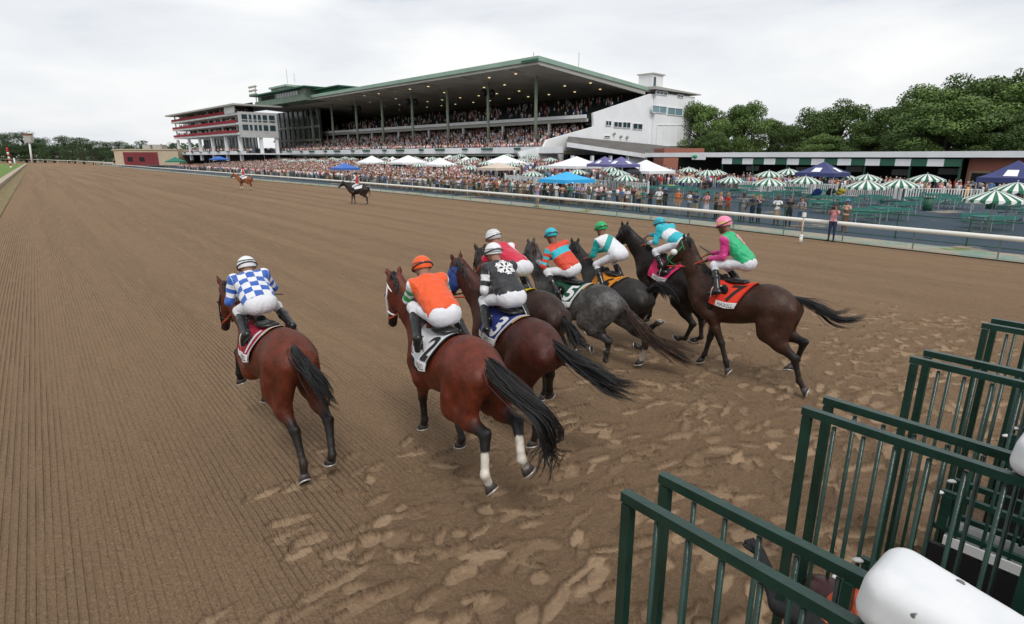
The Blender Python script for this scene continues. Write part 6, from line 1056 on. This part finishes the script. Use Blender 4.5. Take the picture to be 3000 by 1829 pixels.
# ================================================================ picnic tables
TGM=mat('teal_green_tabletop',(.035,.17,.14),.5); TFR=mat('pale_table_frame',(.28,.33,.31),.5)
def table_proto():
    e=empty('picnic_table'); b=MB(); [b.box(-.95,.95,y,y+.135,.72,.76) for y in (-.42,-.27,-.12,.03,.18)]; b.build('tabletop',TGM,e)
    for y in (-.85,.60):
        b=MB(); b.box(-.95,.95,y,y+.24,.42,.46); o=b.build('bench',TGM,e); b=MB(); yb=y-.04 if y<0 else y+.24; b.box(-.95,.95,yb,yb+.04,.62,.84); b.build('bench_back',TGM,o)
    for x in (-.7,.7): b=MB(); b.bar((x,-.3,.72),(x,-.35,0),.05); b.bar((x,.3,.72),(x,.35,0),.05); b.bar((x,-.8,.40),(x,.8,.40),.05); b.bar((x,-.85,.42),(x,-.9,.0),.04); b.bar((x,.85,.42),(x,.9,.0),.04); b.bar((x,-.86,.42),(x,-.88,.8),.04);b.bar((x,.86,.42),(x,.88,.8),.04); b.build('leg_frame',TFR,e)
    return e
TP=table_proto(); first=True
TBL=[(1960,552,'picnic table left of the white topped spectator group'),(1770,545,'picnic table right of the sky blue tent'),(2010,560,'picnic table under the umbrella behind the fence row'),(2190,553,'small looking picnic table beyond the left picket fence'),(2420,612,'picnic table directly behind the photographer'),(2600,632,'picnic table second from the umbrella stand pole'),(2800,600,'picnic table between the two picket fence ends'),(2700,575,'picnic table near the picket fence gate post'),(2890,660,'nearest picnic table with a yellow cloth on top at the right'),(2985,632,'picnic table cut by the right edge behind the nearest one'),(2960,690,None),(2520,640,'picnic table in front of the umbrella stand pole'),(2630,612,'picnic table beside the open blue asphalt'),(2700,598,'picnic table next to the green bin'),(2470,598,'picnic table left of the green bins'),(2560,590,'picnic table close to the picket fence gate'),(2380,588,'picnic table behind the man in grey at the fence'),(2300,574,'picnic table behind the group at the fence'),(2230,580,'picnic table behind the tall couple at the fence'),(2150,566,'picnic table near the left picket fence'),(2060,572,'picnic table behind the white topped spectator'),(1900,556,'round looking table behind the fence crowd'),(1840,553,'table beneath the front striped umbrella'),(2420,570,'rear picnic table with bags on it'),(2330,560,'rear picnic table under a striped umbrella'),(2760,585,'picnic table left of the picket fence banner'),(2950,602,'picnic table beside the grey tarp')]
for i,(px,py,lb) in enumerate([q for q in TBL if q[2]]):
    p=G(px,py+12,DZ+.06); 
    if i==0: o=TP
    else:
        o=TP.copy(); COL.objects.link(o)
        for ch in list(TP.children):
            c=ch.copy(); COL.objects.link(c); c.parent=o
            for g in ch.children: d=g.copy(); COL.objects.link(d); d.parent=c
    o.location=(p[0],p[1],DZ+.06); o.rotation_euler=(0,0,math.radians(random.choice([-6,-2,3,8]))); tag(o,lb,'picnic table','green picnic tables on the apron')
    if i==0: b=MB(); b.sph((.1,.0,0),(.34,.2,.05),10,6); tag(b.build('cloth',mat('yellow_cloth',(.75,.70,.05),.8),None,True,loc=(p[0],p[1],DZ+.86)),'crumpled yellow cloth lying on the nearest picnic table','cloth'); b=MB(); b.sph((.5,.1,0),(.22,.16,.045),10,6); tag(b.build('plate',UW,None,True,loc=(p[0],p[1],DZ+.86)),'white paper plate beside the yellow cloth','plate')
for i,(px,py,c,lb) in enumerate([(2715,618,'green','green litter bin between picnic tables, right one'),(2900,612,'green','green litter bin behind the nearest umbrella pole'),(2240,560,'green','green litter bin by the left picket fence')]):
    p=G(px,py,DZ+.06); b=MB(); b.tube([(0,0,0),(0,0,.95)],[.30,.34],12); o=b.build('bin_body',DGN,None,True); e=empty('litter_bin',(p[0],p[1],DZ+.06),0,lb,'bin','green bins'); o.parent=e; b=MB(); b.tube([(0,0,.95),(0,0,1.03)],[.36,.30],12); b.build('bin_lid',GPT,e,True)
PILE=[(2385,580,(.02,.05,.25),'blue bag pile on the rear table'),(2425,578,(.03,.03,.03),'black bags heaped on the rear table'),(2455,578,(.45,.35,.04),'yellow bag beside the black bags')]
for px,py,c,lb in PILE:
    p=G(px,py+18,DZ+.06); b=MB(); [b.sph((dx,dy,.18+.1*k),(.32,.26,.22),8,6) for k,(dx,dy) in enumerate(((0,0),(.3,.1),(.1,-.1)))]; tag(b.build('bag',mat('bag_cloth_%d'%px,c,.8),None,True,loc=(p[0],p[1],DZ+.80)),lb,'bag')
# ================================================================ white picket fence in sections
def picket(p,q,label):
    p=np.array(p);q=np.array(q); L=np.linalg.norm(q-p); d=(q-p)/L; n=max(1,int(L/2.4)); a=math.atan2(d[1],d[0]); e=empty('picket_fence',(p[0],p[1],p[2]),a,label,'fence','white picket fence sections'); sl=(q[2]-p[2])/L
    for i in range(n+1): x=L*i/n; b=MB(); b.box(x-.07,x+.07,-.07,.07,x*sl,x*sl+1.28); b.add([(x-.1,-.1,x*sl+1.28),(x+.1,-.1,x*sl+1.28),(x+.1,.1,x*sl+1.28),(x-.1,.1,x*sl+1.28),(x,0,x*sl+1.40)],[(0,1,4),(1,2,4),(2,3,4),(3,0,4)]); b.build('post',UW,e)
    b=MB()
    for i in range(n):
        x0=L*i/n+.07;x1=L*(i+1)/n-.07
        b.bar((x0,0,x0*sl+.15),(x1,0,x1*sl+.15),.05,.07); b.bar((x0,0,x0*sl+1.15),(x1,0,x1*sl+1.15),.05,.07)
        for k in range(13): x=x0+(x1-x0)*(k+.5)/13; b.box(x-.04,x+.04,-.03,.03,x*sl+.15,x*sl+1.15)
    b.build('pickets',UW,e); return e
for (x0,y0,x1,y1,lb) in [(2164,560,2450,574,'white picket fence between the left umbrellas and the tables'),(2462,576,2636,587,'white picket fence below the large striped umbrella'),(2650,588,2872,594,'white picket fence with a small blue notice and orange post wrap'),(2000,548,2094,551,'short white picket fence at the left beside the striped umbrella')]:
    picket(G(x0,y0,DZ+.05),G(x1,y1,DZ+.05),lb)
for (x0,x1,t,lb) in [(1600,1720,46,'white picket fence under the sky blue tent'),(1720,1905,52,'white picket fence right of the sky blue tent'),(1480,1600,50,'white picket fence left of the sky blue tent')]:
    s0,s1=st_on(x0,t),st_on(x1,t); picket(W(s0,t,float(zg(s0,t))+.05),W(s1,t,float(zg(s1,t))+.05),lb)
p=G(2828,590,DZ+.05); b=MB(); b.tube([(0,0,.1),(0,0,1.3)],.11,8); tag(b.build('post_wrap',mat('orange_wrap',(.80,.33,.02),.6),None,True,loc=tuple(p)),'orange padded wrap around one white fence post','post wrap')
# ---- rail side camera pole
p=G(2345,712,DZ+.05); e=empty('short_post',tuple(p),0,'short beige post with a small box on top behind the white rail','post'); b=MB(); b.tube([(0,0,0),(0,0,1.25)],.035,8); b.build('pole',BEIGE,e,True); b=MB(); b.box(-.07,.07,-.07,.07,1.25,1.45); b.build('box',UW,e); b=MB(); b.tube([(0,0,0),(0,0,.32)],.075,10); b.sph((0,0,.33),.085,10,6); b.build('base_sleeve',UW,e,True)
# ================================================================ trees
LFM=[]
for nm,c0,c1 in (('leaves_dark',(.040,.072,.018),(.105,.165,.042)),('leaves_mid',(.062,.11,.028),(.15,.23,.06)),('leaves_far',(.024,.052,.018),(.060,.105,.034))):
    m=D.materials.new(nm); m.use_nodes=True; T=NT(m); a=T.n('ShaderNodeAttribute',attribute_name='lf'); x=T.n('ShaderNodeSeparateXYZ',{0:a.outputs['Vector']}).outputs[0]; T.set('Base Color',T.mix(x,c0,c1)); T.set('Roughness',.6); T.set('Specular IOR Level',.25); LFM.append(m)
BARK=mat('bark',(.07,.055,.04),.95,noise=(3,.4),bump=(8,.6))
def tree_proto(seed,H_,Wd,lf,nleaf,pine=False,gap=.2):
    R=np.random.default_rng(seed); e=empty('tree'); b=MB(); th=H_*.35; tr=H_*.028
    b.tube([(0,0,0),(.1,0,th*.6),(.0,.1,H_*.62),(.2,0,H_*.85)],[tr*1.3,tr,tr*.6,tr*.15],9); cl=[]
    nb=34 if not pine else 26
    for i in range(nb):
        a=R.uniform(0,6.28); el=R.uniform(0,1); z=H_*(.30+.62*el) if not pine else H_*(.28+.66*i/nb); rr=Wd/2*(math.sin(math.pi*min(1,.20+.75*el))**.6)*R.uniform(.55,1.) if not pine else Wd/2*(1.05-.75*i/nb)*R.uniform(.6,1); c=np.array([rr*math.cos(a),rr*math.sin(a),z+R.normal(0,.3)]); cl.append((c,Wd*R.uniform(.11,.19))); s0=np.array([0,0,z*.72]); b.tube([s0,(s0+c)/2+[0,0,.4],c],[tr*.35,tr*.2,tr*.06],5)
    for i in range(8 if not pine else 3): cl.append((np.array([R.normal(0,Wd*.12),R.normal(0,Wd*.12),H_*R.uniform(.6,.9)]),Wd*R.uniform(.14,.2)))
    b.build('trunk',BARK,e,True); n=nleaf; w_=np.array([r**2 for _,r in cl]); ci=R.choice(len(cl),n,p=w_/w_.sum()); C=np.array([c for c,_ in cl])[ci]; Rr=np.array([r for _,r in cl])[ci]; d=R.normal(0,1,(n,3)); d/=np.linalg.norm(d,axis=1)[:,None]; rad=Rr*R.uniform(.45,1.12,n)**.6; sq=np.array([1,1,.30 if pine else .68]); P=C+d*rad[:,None]*sq
    nn=d+R.normal(0,.55,(n,3)); nn/=np.linalg.norm(nn,axis=1)[:,None]; u=np.cross(nn,R.normal(0,1,(n,3))); u/=np.linalg.norm(u,axis=1)[:,None]; v=np.cross(nn,u); s=(H_*.0095*R.uniform(.6,1.5,n))[:,None]; V=np.stack([P-u*s*1.3,P+v*s*.7-u*s*.2,P+u*s*1.3,P-v*s*.75+u*s*.1],1).reshape(-1,3); Q=np.arange(n*4).reshape(n,4)
    cv=R.uniform(0,1,len(cl))[ci]*.55+R.uniform(0,.45,n); mkobj('crown',V,Q,lf,e,attrs={'lf':('FLOAT_VECTOR',np.repeat(np.stack([cv]*3,1),4,0))}); return e
PR=[tree_proto(1,15,13,LFM[0],20000),tree_proto(2,15,12,LFM[1],16000),tree_proto(3,14,11,LFM[0],15000),tree_proto(4,12,11,LFM[2],6000),tree_proto(5,12,12,LFM[2],5000,True)]
usedp=set()
def tree(k,x,y,h,w_,label,base=0.,rz=0,grp='trees behind the racecourse'):
    src=PR[k]; H_=(15,15,14,12,12)[k]; W_=(13,12,11,11,12)[k]
    if k not in usedp: o=src; usedp.add(k)
    else:
        o=src.copy(); COL.objects.link(o)
        for ch in src.children: c=ch.copy(); COL.objects.link(c); c.parent=o
    o.location=(x,y,base); o.scale=(w_/W_,w_/W_,h/H_); o.rotation_euler=(0,0,rz); tag(o,label,'tree',grp)
def tp(k,px,ytop,Y,wpx,label,rz=0.,base=0.):
    p=ATY(px,ytop,Y); tree(k,p[0],p[1],(p[2]-base)*1.02,wpx*Y/F*1.02,label,base,rz)
RT=[(1,2055,303,150,150,'rounded green tree right beside the white gable'),(0,2125,330,165,110,'low dark tree between two taller crowns near the gable'),(1,2190,302,150,140,'pointed green tree, second from the gable'),(2,2265,350,160,110,'pale lower tree in the dip of the tree line'),(1,2330,372,165,110,'lowest tree in the dip of the tree line'),(0,2395,318,145,140,'dark tree left of the double peaked crown'),(0,2480,297,140,160,'double peaked dark tree in the middle of the line'),(2,2560,345,140,120,'dark tree in the notch before the big trees'),(0,2640,300,120,190,'dark tree starting the rise of big trees'),(1,2745,252,112,230,'large green tree left of the biggest crown'),(0,2860,222,112,230,'large dark tree behind the light green one'),(1,2800,292,95,250,'light green broad tree in front of the big dark ones'),(0,2965,205,108,230,'tallest tree, at the right edge of the photo'),(1,3060,230,100,250,'big tree partly outside the right edge'),(2,2700,330,100,150,'dark lower tree under the big crowns'),(2,2905,330,92,190,'dark lower tree under the tallest one'),(0,3010,320,90,180,'dark lower tree near the right edge'),(2,2100,385,130,90,'shrubby low tree behind the brick block'),(1,2420,395,125,120,'low bushy tree above the roof edge'),(2,2560,400,120,130,'low dark bush like tree above the valance')]
for i,(k,px,yt,Y,wp,lb) in enumerate(RT): tp(k,px,yt,Y,wp,lb,i*1.3)
LT=[(3,5,392,330,80,'round dark tree at the left edge of the photo'),(3,60,388,330,90,'second round tree from the left edge'),(3,118,405,340,80,'dark tree just right of the tall floodlight pole'),(3,185,400,330,80,'dense tree left of the spreading pine'),(4,232,398,300,90,'spreading pine with layered branches, left one'),(4,262,405,290,80,'spreading pine with layered branches, right one'),(3,300,416,380,70,'small far tree right of the pines'),(3,345,415,390,70,'far tree above the cream building'),(4,410,408,340,60,'pine standing behind the cream building roof'),(3,30,425,320,80,'low dark tree near the striped pole'),(3,150,428,320,80,'low dark tree behind the far rail'),(3,290,432,300,60,'low bush like tree beside the cream building'),(3,505,420,330,40,'small tree behind the left end of the clubhouse'),(3,-50,395,330,90,'tree just outside the left edge'),(3,90,420,325,70,'low tree below the floodlight pole'),(3,210,425,315,60,'low tree between the pines'),(3,380,425,380,60,'low far tree behind the cream building')]
for i,(k,px,yt,Y,wp,lb) in enumerate(LT): tp(k,px,yt,Y,wp,lb,i*.9,-.5)
R3=np.random.default_rng(9); V=[];n=26000; xx=R3.uniform(-520,420,n); yy=430+R3.uniform(0,60,n)+np.abs(xx)*-.12; zz=R3.uniform(0,1,n)**.8*(8+3*vnoise(xx,yy,14,5)*1.5+2*np.sin(xx*.05)); P=np.stack([xx,yy,zz-1],1); u=R3.normal(0,1,(n,3));u/=np.linalg.norm(u,axis=1)[:,None]; v=np.cross(u,R3.normal(0,1,(n,3)));v/=np.linalg.norm(v,axis=1)[:,None]; s=R3.uniform(.5,1.3,n)[:,None]
o=mkobj('distant_wood',np.stack([P-u*s,P+v*s,P+u*s,P-v*s],1).reshape(-1,3),np.arange(n*4).reshape(n,4),LFM[2],attrs={'lf':('FLOAT_VECTOR',np.repeat(R3.uniform(0,1,(n,3)),4,0))}); tag(o,'far tree line along the horizon beyond the track','wood',kind='stuff')
# ================================================================ far rail, poles
b=MB(); far=[G(px,py,.6) for px,py in ((-60,466),(0,466),(220,472),(330,478),(440,484),(560,490))]; far=[ATY(px,py,y) for px,py,y in ((-120,465,330),(0,466,330),(110,468,320),(225,472,300),(330,477,260))]; tb=MB(); tb.tube(far,.16,6); e=empty('far_rail',(0,0,0),0,'white rail curving across the far end of the dirt track','rail'); tb.build('rail_tube',WPL,e,True)
for p in catmull(far,4): b=MB(); b.tube([(p[0],p[1],-.6),(p[0],p[1],p[2])],.09,5); b.build('rail_post',WPL,e)
def sheetst(): pass
p=ATY(91,466,280); q=ATY(86,418,280); e=empty('light_pole',(p[0],p[1],0),0,'tall white pole with a box shaped floodlight at the far left','light pole'); b=MB(); b.tube([(0,0,-.5),(q[0]-p[0],0,q[2])],.38,8); b.build('pole',UW,e,True); b=MB(); x=q[0]-p[0]; b.box(x-1.6,x+1.6,-.8,.8,q[2],q[2]+3.2); b.build('lamp_box',LIP,e); b=MB(); b.box(x-1.4,x+1.4,-1,1,q[2]+3.25,q[2]+4.1); b.build('lamp_hood',mat('rust_brown',(.20,.08,.03),.8),e)
p=G(33,493,.06); e=empty('striped_pole',(p[0],p[1],.05),0,'red and white striped furlong pole on the infield grass','pole'); sc=p[1]/F; b=MB(); H_=sc*50*1.0; z=0.
for k in range(8): b2=MB(); b2.tube([(0,0,H_*k/8),(0,0,H_*(k+1)/8)],sc*2.6,8); b2.build('band',(UW,mat('red_band',(.5,.02,.02),.6))[k%2],e,True)
b2=MB(); b2.sph((0,0,H_+sc*3),sc*3.4,8,6); b2.build('finial',D.materials['red_band'],e,True)
p=G(45,484,.06); e=empty('white_marker',(p[0],p[1],.05),0,'short white marker post beside the red and white pole','post'); sc=p[1]/F; b=MB(); b.tube([(0,0,0),(0,0,sc*16)],sc*2,8); b.build('marker_post',UW,e,True); b=MB(); b.sph((0,0,sc*17),sc*2.4,8,6); b.build('marker_cap',UW,e,True)
# ================================================================ outriders
def STAND(dx=0): 
    P=dict(W=(.42,0,1.58),B=(0,0,1.5),C=(-.45,0,1.56),D=(-.80,0,1.42),N=(.64,0,1.32),M=(.95,0,1.58),P=(1.22,0,1.80),Z=(1.58,0,1.44)); 
    for s,y in (('l',1),('r',-1)):
        k=dx*y; P.update({'S'+s:(.62,.15*y,1.12),'E'+s:(.42,.17*y,.97),'K'+s:(.46+k,.14*y,.53),'F'+s:(.45+2*k,.13*y,.20),'O'+s:(.52+2*k,.13*y,.03),'H'+s:(-.50,.15*y,1.22),'T'+s:(-.30,.19*y,.92),'J'+s:(-.72-k,.15*y,.58),'f'+s:(-.68-2*k,.13*y,.20),'o'+s:(-.60-2*k,.13*y,.03)})
        P.update({'s'+s:(.06,.18*y,2.30),'e'+s:(.16,.24*y,2.06),'a'+s:(.42,.10*y,1.98),'k'+s:(.34,.26*y,1.50),'b'+s:(.22,.30*y,1.10),'t'+s:(.36,.32*y,1.05),'p'+s:(.0,.11*y,1.72)})
    P.update(q=(.0,0,1.72),n=(.04,0,2.33),h=(.08,0,2.55)); return P
def outrider(px,py,yaw,coat,ptc,hair,socks,hl,jl,silk,sc,dx,cl):
    p=G(px,py,0); 
    for _ in range(6): s,t=st_of(p); p=G(px,py,float(ztr(t)))
    root=[p[0],p[1],float(ztr(t))-.0,math.radians(yaw),0.]; e,bf,ibf,P,fr=horse(STAND(dx),root,hl,coat=coat,ptc=ptc,hair=hair,socks=socks,h=.028,tn=70,name='lead_horse',group='lead ponies waiting on the track',straps=True,tailw=(.04,.07,.08,.07,.04))
    uu,vv=np.meshgrid(np.linspace(-.42,.30,10),np.linspace(-1,1,17),indexing='ij'); Pq=np.array([trunk_ring(a,np.array(b*1.25),.03) for a,b in zip(uu.ravel(),vv.ravel())]); mkobj('saddle_blanket',bf(Pq),[(i*17+j,i*17+j+1,i*17+j+18,i*17+j+17) for i in range(9) for j in range(16)],cl,e,True)
    jockey(P,bf,root,jl,silk,HM['black'],HM['black'],dict(horse=e,frame=fr),hh=.02,pose='up',mouthtube=True,rein=LEATH)['group']='mounted outriders'
sR=silk_mat('red_vest_white_sleeves',lambda t,u,v:(t.mix(0.,(.45,.01,.02),WH),t.mix(0.,WH,WH))); sW=silk_mat('white_red_jacket',lambda t,u,v:(t.mix(t.m_('GREATER_THAN',v,.02),WH,(.5,.02,.02)),t.mix(0.,WH,WH)))
outrider(1052,600,176,(.020,.011,.008),BLK,HAIR,{'hr':.75},'dark brown lead horse standing broadside near the rail','outrider in red vest and white breeches on the dark brown horse',sR,1,.05,CM['white'])
outrider(720,557,178,CHE,(.20,.06,.022),HAIRR,{'fl':.3,'fr':.3,'hl':.6,'hr':.6},'chestnut lead horse with white legs farther down the track','outrider in white and red jacket on the chestnut horse',sW,1,.02,CM['white'])
# ================================================================ gate crew member reaching through the doors
gc=G(2545,1900,1.15); yw=math.atan2(.52,-.17); e=empty('person',(gc[0],gc[1],0),yw,'gate worker in orange vest and black sleeves crouching behind the green gate doors','person'); S=SDF(); S.cone((-.05,0,.78),(.10,0,1.22),.17,.16,.08,(1,0,0),.75); S.cone((.08,.20,1.22),(.08,-.20,1.22),.07,.07,.06); S.ell((.26,0,1.20),(.12,.085,.11),.03); S.cone((.12,0,1.2),(.2,0,1.2),.06,.05,.03); 
for s in (1,-1): S.cone((-.05,.1*s,.80),(.26,.14*s,.52),.11,.075,.05); S.cone((.26,.14*s,.52),(.02,.13*s,.10),.07,.05,.03); S.cone((.0,.13*s,.05),(.22,.14*s,.05),.05,.04,.03)
S.cone((.10,.20,1.22),(.36,.22,1.16),.06,.05,.03); S.cone((.36,.22,1.16),(.62,.14,1.27),.048,.035,.03); S.cone((.10,-.20,1.22),(.30,-.24,1.0),.06,.05,.03); S.cone((.30,-.24,1.0),(.5,-.16,1.06),.048,.035,.03)
V,Q=S.mesh(.014); mb=MB(); mb.add(V,Q.tolist())
for hx,hy,hz in ((.64,.135,1.28),(.52,-.155,1.065)):
    mb.sph((hx,hy,hz),(.05,.03,.034),8,6)
    for i in range(4): mb.tube([(hx+.02,hy+.026-.017*i,hz),(hx+.075,hy+.026-.018*i,hz+.012),(hx+.095-.008*abs(i-1.5),hy+.020-.014*i,hz-.018)],[.011,.010,.007],6)
    mb.tube([(hx-.01,hy+.035,hz),(hx+.03,hy+.06,hz+.012),(hx+.055,hy+.058,hz+.01)],[.012,.011,.008],6)
mb.build('body',mat('black_workwear',(.010,.010,.011),.7,bump=(20,.3)),e,True); S=SDF(); S.cone((-.05,0,.80),(.10,0,1.23),.185,.172,.08,(1,0,0),.78); S.cone((.08,.15,1.23),(.08,-.15,1.23),.085,.085,.06); V,Q=S.mesh(.016); mkobj('vest',V,Q,mat('orange_red_vest',(.62,.10,.03),.7,bump=(14,.4)),e,True)
b=MB(); b.sph((.27,0,1.23),(.125,.10,.10),14,10); b.build('helmet',mat('dark_helmet',(.05,.01,.01),.4),e,True)
